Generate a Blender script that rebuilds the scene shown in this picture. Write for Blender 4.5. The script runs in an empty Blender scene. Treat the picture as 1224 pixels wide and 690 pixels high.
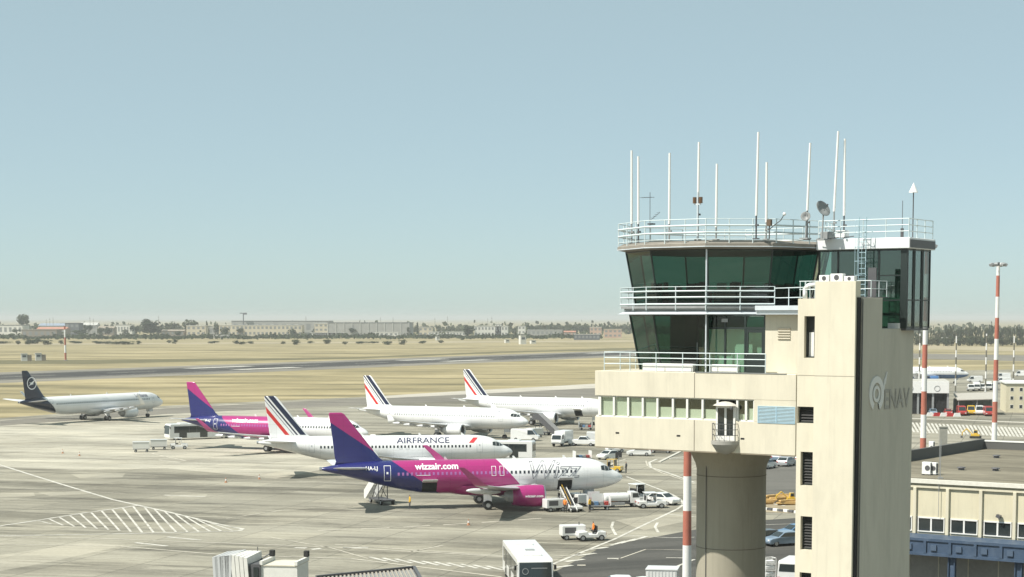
import bpy, bmesh, math, random
from mathutils import Vector, Matrix
R = math.radians
sc = bpy.context.scene
col = sc.collection

# ---------------------------------------------------------------- camera
F, YH, CAMH, X0, PITCH = 2146.0, 380.0, 23.2, 700.0, R(6.0)
cam_d = bpy.data.cameras.new('camera')
cam = bpy.data.objects.new('camera', cam_d)
col.objects.link(cam)
cam.location = (0, 0, CAMH)
cam.rotation_euler = (R(90) - PITCH, 0, 0)
cam_d.sensor_width = 36.0
cam_d.lens = F / 1224.0 * 36.0
Y0 = YH + F * math.tan(PITCH)
cam_d.shift_x = (612.0 - X0) / 1224.0
cam_d.shift_y = (Y0 - 345.0) / 1224.0
cam_d.clip_start = 0.5
cam_d.clip_end = 60000
sc.camera = cam
sc.render.resolution_x, sc.render.resolution_y = 1024, 577

# ---------------------------------------------------------------- sky and sun
SUN_EL = R(54)
SUN_H = Vector((-0.88, -0.47, 0)).normalized()
to_sun = SUN_H * math.cos(SUN_EL) + Vector((0, 0, math.sin(SUN_EL)))
world = bpy.data.worlds.new('World')
sc.world = world
world.use_nodes = True
wn = world.node_tree
bg = wn.nodes['Background']
sky = wn.nodes.new('ShaderNodeTexSky')
sky.sky_type = 'NISHITA'
sky.sun_disc = False
sky.sun_elevation = SUN_EL
sky.sun_rotation = math.atan2(SUN_H.x, SUN_H.y)
sky.air_density = 0.6
sky.dust_density = 0.5
sky.ozone_density = 3.0
sky.altitude = 0
veil = wn.nodes.new('ShaderNodeMix'); veil.data_type = 'RGBA'      # even summer haze veil over the whole sky
veil.inputs[0].default_value = 0.6; veil.inputs[7].default_value = (3.75, 4.75, 4.25, 1)
wn.links.new(sky.outputs[0], veil.inputs[6]); wn.links.new(veil.outputs[2], bg.inputs[0])
bg.inputs[1].default_value = 0.109
sun_d = bpy.data.lights.new('sun', 'SUN')
sun_d.energy = 5.0
sun_d.angle = R(0.53)
sun_d.color = (1.0, 0.955, 0.87)
sun = bpy.data.objects.new('sun', sun_d)
col.objects.link(sun)
sun.rotation_euler = to_sun.to_track_quat('Z', 'Y').to_euler()
sun.location = to_sun * 300

vs = sc.view_settings
vs.view_transform = 'Standard'
vs.look = 'None'
vs.exposure = 0.4
vs.gamma = 1.0
vs.use_curve_mapping = False
sc.cycles.use_denoising = True
sc.cycles.max_bounces = 6
sc.cycles.diffuse_bounces = 2
sc.cycles.glossy_bounces = 3
sc.cycles.transparent_max_bounces = 12
sc.cycles.volume_bounces = 0
sc.cycles.caustics_reflective = False
sc.cycles.caustics_refractive = False

# ---------------------------------------------------------------- photo pixel -> place
_c, _s = math.cos(PITCH), math.sin(PITCH)
def ray(px, py):
    a = (px - X0) / F
    b = (Y0 - py) / F
    return Vector((a, _c + b * _s, -_s + b * _c))
def gp(px, py, z=0.0):
    d = ray(px, py)
    t = (z - CAMH) / d.z
    return Vector((d.x * t, d.y * t, z))
def at(px, py, Y):
    d = ray(px, py)
    t = Y / d.y
    return Vector((d.x * t, Y, CAMH + d.z * t))
class Frame:
    """vertical reference planes of a building standing at (ox, oy), its front turned by th"""
    def __init__(self, ox, oy, th):
        self.o = Vector((ox, oy)); self.th = th
        self.ex = Vector((math.cos(th), -math.sin(th)))
        self.ey = Vector((math.sin(th), math.cos(th)))
    def fp(self, px, py, v=0.0):
        d = ray(px, py); h = Vector((d.x, d.y))
        t = (v + self.o.dot(self.ey)) / h.dot(self.ey)
        w = h * t - self.o
        return w.dot(self.ex), CAMH + d.z * t
    def sp(self, px, py, x):
        d = ray(px, py); h = Vector((d.x, d.y))
        t = (x + self.o.dot(self.ex)) / h.dot(self.ex)
        w = h * t - self.o
        return w.dot(self.ey), CAMH + d.z * t
    def loc(self, w):
        q = Vector((w[0], w[1])) - self.o
        return q.dot(self.ex), q.dot(self.ey)

# ---------------------------------------------------------------- mesh helpers
class MB:
    def __init__(self):
        self.v, self.f, self.m, self.sm = [], [], [], []
        self.mi = 0; self.smooth = False
    def face(self, idx):
        self.f.append(tuple(idx)); self.m.append(self.mi); self.sm.append(self.smooth)
    def box(self, x0, x1, y0, y1, z0, z1, M=None):
        P = [(x0,y0,z0),(x1,y0,z0),(x1,y1,z0),(x0,y1,z0),(x0,y0,z1),(x1,y0,z1),(x1,y1,z1),(x0,y1,z1)]
        return self.hexa(P, M)
    def hexa(self, P, M=None):
        b = len(self.v)
        for p in P:
            p = Vector(p)
            self.v.append(tuple(M @ p) if M else tuple(p))
        for q in ((0,3,2,1),(4,5,6,7),(0,1,5,4),(1,2,6,5),(2,3,7,6),(3,0,4,7)):
            self.face([b+i for i in q])
        return self
    def cbox(self, c, s, rz=0.0, ry=0.0, rx=0.0):
        M = Matrix.Translation(c) @ Matrix.Rotation(rz,4,'Z') @ Matrix.Rotation(ry,4,'Y') @ Matrix.Rotation(rx,4,'X')
        return self.box(-s[0]/2,s[0]/2,-s[1]/2,s[1]/2,-s[2]/2,s[2]/2,M)
    def tube(self, p0, p1, r, n=8, r2=None, caps=True):
        p0, p1 = Vector(p0), Vector(p1)
        r2 = r if r2 is None else r2
        d = (p1-p0)
        if d.length < 1e-6: return self
        q = d.normalized().to_track_quat('Z','Y')
        b = len(self.v)
        for p, rr in ((p0,r),(p1,r2)):
            for i in range(n):
                a = 2*math.pi*i/n
                self.v.append(tuple(p + q @ Vector((rr*math.cos(a), rr*math.sin(a), 0))))
        for i in range(n):
            j = (i+1)%n
            self.face((b+i,b+j,b+n+j,b+n+i))
        if caps:
            self.face([b+i for i in range(n-1,-1,-1)]); self.face([b+n+i for i in range(n)])
        return self
    def path(self, pts, r, n=6):
        for a, b in zip(pts[:-1], pts[1:]): self.tube(a, b, r, n)
        return self
    def lathe(self, prof, n=24, M=None, a0=0.0, a1=2*math.pi):
        """prof [(r,z)] turned about local Z"""
        b = len(self.v); full = abs(a1-a0-2*math.pi) < 1e-6
        k = n if full else n+1
        for (r, z) in prof:
            for i in range(k):
                a = a0+(a1-a0)*i/n
                p = Vector((r*math.cos(a), r*math.sin(a), z))
                self.v.append(tuple(M @ p) if M else tuple(p))
        for j in range(len(prof)-1):
            for i in range(n):
                i2 = (i+1)%k
                self.face((b+j*k+i, b+j*k+i2, b+(j+1)*k+i2, b+(j+1)*k+i))
        return self
    def loft(self, rings, cap=True, closed=True):
        b = len(self.v); n = len(rings[0])
        for r in rings:
            for p in r: self.v.append(tuple(p))
        for j in range(len(rings)-1):
            for i in range(n if closed else n-1):
                i2 = (i+1)%n
                self.face((b+j*n+i, b+j*n+i2, b+(j+1)*n+i2, b+(j+1)*n+i))
        if cap:
            self.face([b+i for i in range(n-1,-1,-1)])
            self.face([b+(len(rings)-1)*n+i for i in range(n)])
        return self
    def prism(self, poly, z0, z1, M=None):
        """poly in XY raised from z0 to z1"""
        b = len(self.v); n = len(poly)
        for z in (z0, z1):
            for p in poly:
                q = Vector((p[0], p[1], z)); self.v.append(tuple(M @ q) if M else tuple(q))
        for i in range(n):
            j = (i+1)%n; self.face((b+i,b+j,b+n+j,b+n+i))
        self.face([b+i for i in range(n-1,-1,-1)]); self.face([b+n+i for i in range(n)])
        return self
    def side(self, poly, y0, y1, M=None, inset=0.0, mid=None):
        """poly in XZ (side view) extruded in Y"""
        b = len(self.v); n = len(poly)
        for y in (y0, y1):
            for p in poly:
                q = Vector((p[0], y, p[1])); self.v.append(tuple(M @ q) if M else tuple(q))
        for i in range(n):
            j = (i+1)%n; self.face((b+j,b+i,b+n+i,b+n+j))
        self.face([b+i for i in range(n)]); self.face([b+n+i for i in range(n-1,-1,-1)])
        return self
    def poly(self, pts):
        b = len(self.v)
        for p in pts: self.v.append(tuple(p))
        self.face(range(b, b+len(pts)))
        return self
    def ell(self, c, r, n=10, m=7, jit=0.0, rnd=None):
        b = len(self.v)
        for j in range(m+1):
            t = math.pi*j/m
            for i in range(n):
                a = 2*math.pi*i/n
                k = 1+(rnd.uniform(-jit,jit) if rnd else 0)
                self.v.append((c[0]+r[0]*math.sin(t)*math.cos(a)*k, c[1]+r[1]*math.sin(t)*math.sin(a)*k, c[2]-r[2]*math.cos(t)*k))
        for j in range(m):
            for i in range(n):
                i2=(i+1)%n
                self.face((b+j*n+i,b+j*n+i2,b+(j+1)*n+i2,b+(j+1)*n+i))
        return self
    def mesh(self, name, mats, bevel=0.0, seg=1, weld=True):
        me = bpy.data.meshes.new(name)
        me.from_pydata(self.v, [], self.f)
        if not isinstance(mats, (list, tuple)): mats = [mats]
        for m in mats: me.materials.append(m)
        me.polygons.foreach_set('material_index', self.m)
        me.polygons.foreach_set('use_smooth', self.sm)
        bm = bmesh.new(); bm.from_mesh(me)
        if weld: bmesh.ops.remove_doubles(bm, verts=bm.verts, dist=1e-5)
        bmesh.ops.recalc_face_normals(bm, faces=bm.faces)
        if bevel > 0:
            es = [e for e in bm.edges if len(e.link_faces)==2 and e.calc_face_angle(0) > R(25)]
            bmesh.ops.bevel(bm, geom=es, offset=bevel, segments=seg, affect='EDGES', clamp_overlap=True, profile=0.6)
        bm.to_mesh(me); bm.free()
        return me
    def build(self, name, mats, parent=None, bevel=0.0, seg=1, **kw):
        return link(name, self.mesh(name, mats, bevel, seg), parent, **kw)

def link(name, me, parent=None, label=None, cat=None, group=None, kind=None):
    o = bpy.data.objects.new(name, me)
    col.objects.link(o)
    if parent is not None: o.parent = parent
    return tag(o, label, cat, group, kind)
def tag(o, label=None, cat=None, group=None, kind=None):
    if label: o['label'] = label
    if cat: o['category'] = cat
    if group: o['group'] = group
    if kind: o['kind'] = kind
    return o
def thing(name, label, cat, loc=(0,0,0), rz=0.0, group=None):
    o = bpy.data.objects.new(name, None)
    o.empty_display_size = 0.5
    col.objects.link(o)
    o.location = loc; o.rotation_euler = (0,0,rz)
    return tag(o, label, cat, group)
def kids(o): return [c for c in bpy.data.objects if c.parent is o]
CH = {}
def copy_tree(o, parent=None):
    c = o.copy(); col.objects.link(c)
    if parent is not None: c.parent = parent
    for ch in kids(o): copy_tree(ch, c)
    return c
def place(o, loc, rz=0.0, label=None, group=None):
    o.location = loc; o.rotation_euler = (0,0,rz)
    return tag(o, label, None, group)

# ---------------------------------------------------------------- materials
_mats = {}
def mat(name, rgb, rough=0.6, metal=0.0, var=0.0, scale=3.0, bump=0.0, bscale=None, stretch=(1,1,1), spec=0.5, coat=0.0, dirt=None, dscale=0.4, dlo=0.5, dhi=0.75, streak=None):
    """plain painted / built surface: colour with noise variation, optional larger dirt patches and fine relief"""
    if name in _mats: return _mats[name]
    m = bpy.data.materials.new(name); m.use_nodes = True
    nt = m.node_tree; b = nt.nodes['Principled BSDF']
    b.inputs['Base Color'].default_value = (*rgb, 1)
    b.inputs['Roughness'].default_value = rough
    b.inputs['Metallic'].default_value = metal
    b.inputs['Specular IOR Level'].default_value = spec
    if coat: b.inputs['Coat Weight'].default_value = coat; b.inputs['Coat Roughness'].default_value = 0.08
    if var or bump or dirt:
        tc = nt.nodes.new('ShaderNodeTexCoord'); mp = nt.nodes.new('ShaderNodeMapping')
        mp.inputs['Scale'].default_value = stretch
        nt.links.new(tc.outputs['Object'], mp.inputs['Vector'])
        cur = None
        if var:
            n = nt.nodes.new('ShaderNodeTexNoise'); n.inputs['Scale'].default_value = scale; n.inputs['Detail'].default_value = 6; n.inputs['Roughness'].default_value = 0.62
            nt.links.new(mp.outputs[0], n.inputs['Vector'])
            rp = nt.nodes.new('ShaderNodeMapRange'); rp.inputs['From Min'].default_value = 0.3; rp.inputs['From Max'].default_value = 0.7
            rp.inputs['To Min'].default_value = 1-var; rp.inputs['To Max'].default_value = 1+var
            nt.links.new(n.outputs['Fac'], rp.inputs['Value'])
            mx = nt.nodes.new('ShaderNodeVectorMath'); mx.operation = 'SCALE'
            mx.inputs[0].default_value = rgb
            nt.links.new(rp.outputs[0], mx.inputs['Scale'])
            cur = mx.outputs[0]
        if dirt:
            n2 = nt.nodes.new('ShaderNodeTexNoise'); n2.inputs['Scale'].default_value = dscale; n2.inputs['Detail'].default_value = 8; n2.inputs['Roughness'].default_value = 0.7
            nt.links.new(mp.outputs[0], n2.inputs['Vector'])
            r2 = nt.nodes.new('ShaderNodeMapRange'); r2.inputs['From Min'].default_value = dlo; r2.inputs['From Max'].default_value = dhi; r2.clamp = True
            nt.links.new(n2.outputs['Fac'], r2.inputs['Value'])
            mm = nt.nodes.new('ShaderNodeMix'); mm.data_type = 'RGBA'
            if cur: nt.links.new(cur, mm.inputs[6])
            else: mm.inputs[6].default_value = (*rgb,1)
            mm.inputs[7].default_value = (*dirt,1)
            nt.links.new(r2.outputs[0], mm.inputs[0]); cur = mm.outputs[2]
        if streak:      # thin rain streaks running down the wall
            sm_ = nt.nodes.new('ShaderNodeMapping'); sm_.inputs['Scale'].default_value = (4.5,4.5,0.12)
            nt.links.new(tc.outputs['Object'], sm_.inputs['Vector'])
            n4 = nt.nodes.new('ShaderNodeTexNoise'); n4.inputs['Scale'].default_value = 1.0; n4.inputs['Detail'].default_value = 5; n4.inputs['Roughness'].default_value = 0.7
            nt.links.new(sm_.outputs[0], n4.inputs['Vector'])
            r4 = nt.nodes.new('ShaderNodeMapRange'); r4.clamp = True
            for k_, x_ in zip(('From Min','From Max','To Min','To Max'), (0.52,0.78,0,0.6)): r4.inputs[k_].default_value = x_
            nt.links.new(n4.outputs['Fac'], r4.inputs['Value'])
            m4 = nt.nodes.new('ShaderNodeMix'); m4.data_type = 'RGBA'; m4.inputs[7].default_value = (*streak,1)
            nt.links.new(r4.outputs[0], m4.inputs[0]); nt.links.new(cur, m4.inputs[6]); cur = m4.outputs[2]
        if cur: nt.links.new(cur, b.inputs['Base Color'])
        if bump:
            n3 = nt.nodes.new('ShaderNodeTexNoise'); n3.inputs['Scale'].default_value = bscale or scale*4; n3.inputs['Detail'].default_value = 4
            nt.links.new(tc.outputs['Object'], n3.inputs['Vector'])
            bp = nt.nodes.new('ShaderNodeBump'); bp.inputs['Strength'].default_value = bump; bp.inputs['Distance'].default_value = 0.05
            nt.links.new(n3.outputs['Fac'], bp.inputs['Height']); nt.links.new(bp.outputs[0], b.inputs['Normal'])
    _mats[name] = m
    return m

def glass(name, tint, refl=0.25, rough=0.03):
    """tinted pane: lets coloured light through and mirrors the sky by angle"""
    if name in _mats: return _mats[name]
    m = bpy.data.materials.new(name); m.use_nodes = True
    nt = m.node_tree; nt.nodes.remove(nt.nodes['Principled BSDF'])
    out = nt.nodes['Material Output']
    tr = nt.nodes.new('ShaderNodeBsdfTransparent'); tr.inputs[0].default_value = (*tint,1)
    gl = nt.nodes.new('ShaderNodeBsdfGlossy'); gl.inputs['Roughness'].default_value = rough; gl.inputs[0].default_value = (0.9,0.95,0.93,1)
    lw = nt.nodes.new('ShaderNodeLayerWeight'); lw.inputs[0].default_value = 0.5
    fr = nt.nodes.new('ShaderNodeMath'); fr.operation = 'POWER'; fr.inputs[1].default_value = 4.5
    nt.links.new(lw.outputs['Facing'], fr.inputs[0])
    mu = nt.nodes.new('ShaderNodeMath'); mu.operation='MULTIPLY_ADD'; mu.inputs[1].default_value = 0.8; mu.inputs[2].default_value = 0.04+refl*0.1
    nt.links.new(fr.outputs[0], mu.inputs[0])
    mx = nt.nodes.new('ShaderNodeMixShader')
    nt.links.new(mu.outputs[0], mx.inputs[0]); nt.links.new(tr.outputs[0], mx.inputs[1]); nt.links.new(gl.outputs[0], mx.inputs[2])
    nt.links.new(mx.outputs[0], out.inputs[0])
    _mats[name] = m
    return m

def livery(name, base, layers, rough=0.28, var=0.03):
    """aircraft paint: later layers cover earlier ones where every a*x+b*y+c*z+d > 0 holds"""
    m = bpy.data.materials.new(name); m.use_nodes = True
    nt = m.node_tree; b = nt.nodes['Principled BSDF']
    b.inputs['Roughness'].default_value = rough
    b.inputs['Coat Weight'].default_value = 0.3
    b.inputs['Coat Roughness'].default_value = 0.1
    tc = nt.nodes.new('ShaderNodeTexCoord')
    cur = nt.nodes.new('ShaderNodeRGB'); cur.outputs[0].default_value = (*base,1); cur = cur.outputs[0]
    for rgb, conds in layers:
        fac = None
        for (a, bb, c_, d) in conds:
            dp = nt.nodes.new('ShaderNodeVectorMath'); dp.operation='DOT_PRODUCT'; dp.inputs[1].default_value = (a,bb,c_)
            nt.links.new(tc.outputs['Object'], dp.inputs[0])
            ad = nt.nodes.new('ShaderNodeMath'); ad.operation='GREATER_THAN'; ad.inputs[1].default_value = -d
            nt.links.new(dp.outputs['Value'], ad.inputs[0])
            if fac is None: fac = ad.outputs[0]
            else:
                mu = nt.nodes.new('ShaderNodeMath'); mu.operation='MULTIPLY'
                nt.links.new(fac, mu.inputs[0]); nt.links.new(ad.outputs[0], mu.inputs[1]); fac = mu.outputs[0]
        mm = nt.nodes.new('ShaderNodeMix'); mm.data_type='RGBA'
        nt.links.new(fac, mm.inputs[0]); nt.links.new(cur, mm.inputs[6]); mm.inputs[7].default_value = (*rgb,1)
        cur = mm.outputs[2]
    n = nt.nodes.new('ShaderNodeTexNoise'); n.inputs['Scale'].default_value = 0.8; n.inputs['Detail'].default_value = 5
    nt.links.new(tc.outputs['Object'], n.inputs['Vector'])
    rp = nt.nodes.new('ShaderNodeMapRange'); rp.inputs['To Min'].default_value = 1-2*var; rp.inputs['To Max'].default_value = 1+var
    nt.links.new(n.outputs['Fac'], rp.inputs['Value'])
    # skin panel joints
    sw = nt.nodes.new('ShaderNodeMapping'); sw.inputs['Rotation'].default_value = (R(90),0,0)
    nt.links.new(tc.outputs['Object'], sw.inputs['Vector'])
    br = nt.nodes.new('ShaderNodeTexBrick'); br.offset = 0.0; br.inputs['Scale'].default_value = 1.0
    br.inputs['Color1'].default_value = (1,1,1,1); br.inputs['Color2'].default_value = (0.965,0.965,0.965,1); br.inputs['Mortar'].default_value = (0.78,0.78,0.78,1)
    br.inputs['Mortar Size'].default_value = 0.022; br.inputs['Brick Width'].default_value = 2.13; br.inputs['Row Height'].default_value = 1.27
    nt.links.new(sw.outputs[0], br.inputs['Vector'])
    pj = nt.nodes.new('ShaderNodeVectorMath'); pj.operation='MULTIPLY'
    nt.links.new(cur, pj.inputs[0]); nt.links.new(br.outputs[0], pj.inputs[1])
    sv = nt.nodes.new('ShaderNodeVectorMath'); sv.operation='SCALE'
    nt.links.new(pj.outputs[0], sv.inputs[0]); nt.links.new(rp.outputs[0], sv.inputs['Scale'])
    nt.links.new(sv.outputs[0], b.inputs['Base Color'])
    return m

WHITE = mat('white_paint', (0.78,0.78,0.76), 0.4, var=0.05, scale=1.5)
BLACK = mat('black_rubber', (0.02,0.02,0.02), 0.8)
DARK = mat('dark_void', (0.012,0.012,0.013), 0.9)
DGREY = mat('dark_grey_metal', (0.09,0.09,0.095), 0.5, var=0.1)
MGREY = mat('mid_grey_metal', (0.32,0.33,0.33), 0.5, 0.2, var=0.1)
STEEL = mat('bare_metal', (0.55,0.56,0.57), 0.3, 0.9, var=0.05)
CARGLASS = mat('vehicle_glass', (0.02,0.028,0.03), 0.06, spec=0.8)
YELLOW = mat('yellow_paint', (0.7,0.42,0.03), 0.5, var=0.08)
ORANGE = mat('orange_cloth', (0.75,0.22,0.03), 0.8)
RED = mat('red_paint', (0.42,0.03,0.03), 0.4, var=0.05)
MASTRED = mat('mast_red', (0.42,0.14,0.095), 0.6, var=0.12, scale=1.0)
MASTWHITE = mat('mast_white', (0.76,0.75,0.72), 0.6, var=0.05, scale=1.0)
LAMPRED = mat('tail_lamp_red', (0.4,0.02,0.02), 0.3)
LAMPCLR = mat('head_lamp', (0.8,0.8,0.78), 0.15)
# ---------------------------------------------------------------- ground, apron, runway
def ground_mat(name, c1, c2, c3, scale, stretch, rough=0.95, rot=0.0, fine=1.5):
    m = bpy.data.materials.new(name); m.use_nodes = True
    nt = m.node_tree; b = nt.nodes['Principled BSDF']; b.inputs['Roughness'].default_value = rough
    b.inputs['Specular IOR Level'].default_value = 0.2
    tc = nt.nodes.new('ShaderNodeTexCoord'); mp = nt.nodes.new('ShaderNodeMapping')
    mp.inputs['Scale'].default_value = stretch; mp.inputs['Rotation'].default_value = (0,0,rot)
    nt.links.new(tc.outputs['Object'], mp.inputs['Vector'])
    n = nt.nodes.new('ShaderNodeTexNoise'); n.inputs['Scale'].default_value = scale; n.inputs['Detail'].default_value = 8; n.inputs['Roughness'].default_value = 0.65
    nt.links.new(mp.outputs[0], n.inputs['Vector'])
    cr = nt.nodes.new('ShaderNodeValToRGB'); e = cr.color_ramp.elements
    e[0].position = 0.32; e[0].color = (*c1,1); e[1].position = 0.68; e[1].color = (*c3,1)
    k = e.new(0.5); k.color = (*c2,1)
    nt.links.new(n.outputs['Fac'], cr.inputs[0])
    n2 = nt.nodes.new('ShaderNodeTexNoise'); n2.inputs['Scale'].default_value = fine; n2.inputs['Detail'].default_value = 5
    nt.links.new(tc.outputs['Object'], n2.inputs['Vector'])
    rp = nt.nodes.new('ShaderNodeMapRange'); rp.inputs['To Min'].default_value = 0.82; rp.inputs['To Max'].default_value = 1.18
    nt.links.new(n2.outputs['Fac'], rp.inputs['Value'])
    sv = nt.nodes.new('ShaderNodeVectorMath'); sv.operation='SCALE'
    nt.links.new(cr.outputs[0], sv.inputs[0]); nt.links.new(rp.outputs[0], sv.inputs['Scale'])
    nt.links.new(sv.outputs[0], b.inputs['Base Color'])
    return m

def apron_mat(name, base, light, dark, joint=7.5, rot=0.0, jdark=0.6):
    """old concrete bays: every bay a little different, sealed joints, oil and tyre stains drawn out along the traffic"""
    m = bpy.data.materials.new(name); m.use_nodes = True
    nt = m.node_tree; b = nt.nodes['Principled BSDF']; b.inputs['Roughness'].default_value = 0.9; b.inputs['Specular IOR Level'].default_value = 0.25
    L = nt.links.new
    tc = nt.nodes.new('ShaderNodeTexCoord'); mp = nt.nodes.new('ShaderNodeMapping'); mp.inputs['Rotation'].default_value = (0,0,rot)
    L(tc.outputs['Object'], mp.inputs['Vector'])
    def noise(scale, stretch=(1,1,1), detail=6, rough=0.6, r=0.0):
        q = nt.nodes.new('ShaderNodeMapping'); q.inputs['Scale'].default_value = stretch; q.inputs['Rotation'].default_value=(0,0,r)
        L(mp.outputs[0], q.inputs['Vector'])
        n = nt.nodes.new('ShaderNodeTexNoise'); n.inputs['Scale'].default_value = scale; n.inputs['Detail'].default_value = detail; n.inputs['Roughness'].default_value = rough
        L(q.outputs[0], n.inputs['Vector']); return n.outputs['Fac']
    def rng(v, a, b_, c_, d_):
        r = nt.nodes.new('ShaderNodeMapRange'); r.clamp = True
        for k, x in zip(('From Min','From Max','To Min','To Max'), (a,b_,c_,d_)): r.inputs[k].default_value = x
        L(v, r.inputs['Value']); return r.outputs[0]
    def mix(f, a, bcol):
        q = nt.nodes.new('ShaderNodeMix'); q.data_type='RGBA'
        L(f, q.inputs[0])
        if isinstance(a, tuple): q.inputs[6].default_value = (*a,1)
        else: L(a, q.inputs[6])
        q.inputs[7].default_value = (*bcol,1); return q.outputs[2]
    cur = mix(rng(noise(0.02, (1,1,1), 5), 0.4, 0.66, 0, 0.8), base, light)
    cur = mix(rng(noise(0.012, (1,5,1), 8, 0.7, 0.2), 0.5, 0.68, 0, 0.75), cur, dark)      # long drawn-out traffic stains
    cur = mix(rng(noise(0.02, (0.5,6,1), 8, 0.75, -0.25), 0.55, 0.7, 0, 0.6), cur, dark)
    cur = mix(rng(noise(0.018, (0.6,7,1), 6, 0.7, 0.05), 0.58, 0.7, 0, 0.7), cur, light)   # pale worn lanes
    cur = mix(rng(noise(0.06, (0.3,1.7,1), 10, 0.8, 0.1), 0.49, 0.60, 0, 0.8), cur, dark)
    cur = mix(rng(noise(0.075, (0.28,1.9,1), 10, 0.8, -0.12), 0.51, 0.62, 0, 0.85), cur, light)
    cur = mix(rng(noise(0.35, (1,1,1), 8, 0.7), 0.62, 0.78, 0, 0.6), cur, tuple(x*0.6 for x in dark))  # oil spots
    # bays
    br = nt.nodes.new('ShaderNodeTexBrick'); br.inputs['Scale'].default_value = 1.0
    br.inputs['Color1'].default_value = (0.93,0.93,0.93,1); br.inputs['Color2'].default_value = (1.07,1.06,1.04,1); br.inputs['Mortar'].default_value = (jdark,jdark,jdark,1)
    br.inputs['Mortar Size'].default_value = 0.07; br.inputs['Brick Width'].default_value = joint; br.inputs['Row Height'].default_value = joint*0.8; br.offset = 0.0
    L(mp.outputs[0], br.inputs['Vector'])
    mu = nt.nodes.new('ShaderNodeVectorMath'); mu.operation='MULTIPLY'; L(cur, mu.inputs[0]); L(br.outputs[0], mu.inputs[1])
    fn = rng(noise(2.2, (1,1,1), 6, 0.7), 0.25, 0.75, 0.86, 1.14)
    sv = nt.nodes.new('ShaderNodeVectorMath'); sv.operation='SCALE'; L(mu.outputs[0], sv.inputs[0]); L(fn, sv.inputs['Scale'])
    L(sv.outputs[0], b.inputs['Base Color'])
    return m

RWY = Vector((0.468, 0.883, 0)).normalized()
RWN = Vector((0.883, -0.468, 0)).normalized()
rot_rwy = -math.atan2(RWY.x, RWY.y)
GRASS = ground_mat('dry_grass', (0.10,0.09,0.05), (0.265,0.225,0.125), (0.43,0.36,0.215), 0.016, (0.7,2.6,1), rot=0.2, fine=0.25)
APRON = apron_mat('apron_concrete', (0.205,0.193,0.153), (0.37,0.35,0.285), (0.085,0.08,0.064), rot=0.25)
ASPH = apron_mat('dark_asphalt', (0.075,0.073,0.066), (0.1,0.097,0.088), (0.05,0.05,0.046), joint=60, rot=-0.4, jdark=0.9)
TAXI = apron_mat('taxiway_surface', (0.17,0.16,0.135), (0.22,0.205,0.175), (0.12,0.112,0.098), joint=30, rot=0.3, jdark=0.9)
RWYM = apron_mat('runway_asphalt', (0.045,0.044,0.043), (0.075,0.073,0.068), (0.03,0.03,0.03), joint=200, rot=rot_rwy, jdark=1)
SHOULD = apron_mat('runway_shoulder', (0.19,0.18,0.155), (0.24,0.225,0.19), (0.14,0.13,0.11), joint=200, rot=rot_rwy, jdark=1)
PAINT = mat('marking_paint', (0.56,0.54,0.48), 0.7, var=0.15, scale=0.8, dirt=(0.27,0.255,0.21), dscale=0.6, dlo=0.47, dhi=0.66)
PAINTY = mat('marking_paint_cream', (0.52,0.485,0.40), 0.7, var=0.12, scale=0.8, dirt=(0.27,0.25,0.2), dscale=0.5, dlo=0.45, dhi=0.7)
PALE = apron_mat('pale_concrete_strip', (0.42,0.395,0.34), (0.48,0.455,0.4), (0.34,0.315,0.27), joint=12, rot=0.3, jdark=0.9)

def sheet(name, pts, z, m, **kw):
    mb = MB()
    mb.poly([(p[0],p[1],z) for p in pts])
    return mb.build(name, m, **kw)
S = 14000.0
g = MB(); N = 8
g.poly([(-S,-3000,-0.06),(S,-3000,-0.06),(S,2*S,-0.06),(-S,2*S,-0.06)])
ground = g.build('ground', GRASS, kind='structure')

# apron: from under the camera to the grass edge
edge = [gp(-300,521), gp(0,500), gp(200,485), gp(480,472.5), gp(715,459), gp(900,451), gp(1100,444), gp(1500,436)]
apron = sheet('apron', [(-260,-30),(260,-30),(420,430)] + [(p.x,p.y) for p in reversed(edge)], 0.0, APRON, kind='structure')
LIGHTC = apron_mat('newer_concrete', (0.35,0.328,0.265), (0.50,0.475,0.395), (0.17,0.16,0.13), rot=0.25)
zone = [gp(-60,506),gp(0,502.5),gp(200,487.5),gp(330,481),gp(330,500),gp(420,520),gp(470,545),gp(330,572),gp(200,560),gp(90,562),gp(-60,556)]
sheet('newer_concrete_bays', zone, 0.003, LIGHTC, kind='structure')
# pale edge strip along the far side of the apron
mb = MB()
top = [gp(440,474.5), gp(560,467), gp(640,462.8), gp(718,458.4), gp(860,450)]
bot = [gp(440,477), gp(560,471.5), gp(640,467.5), gp(718,463.5), gp(860,455)]
for a,b,c_,d in zip(top[:-1], top[1:], bot[1:], bot[:-1]):
    mb.poly([(p.x,p.y,0.012) for p in (d,c_,b,a)])
mb.build('taxiway_edge_strip', PALE, kind='structure')
# inner taxi lane, greyer
mb = MB()
tp = [gp(0,503), gp(200,488), gp(440,476), gp(718,464), gp(900,455)]
bt = [gp(0,509), gp(200,495), gp(440,484), gp(718,474), gp(900,464)]
for a,b,c_,d in zip(tp[:-1], tp[1:], bt[1:], bt[:-1]):
    mb.poly([(p.x,p.y,0.006) for p in (d,c_,b,a)])
mb.build('taxiway', TAXI, kind='structure')

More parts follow.
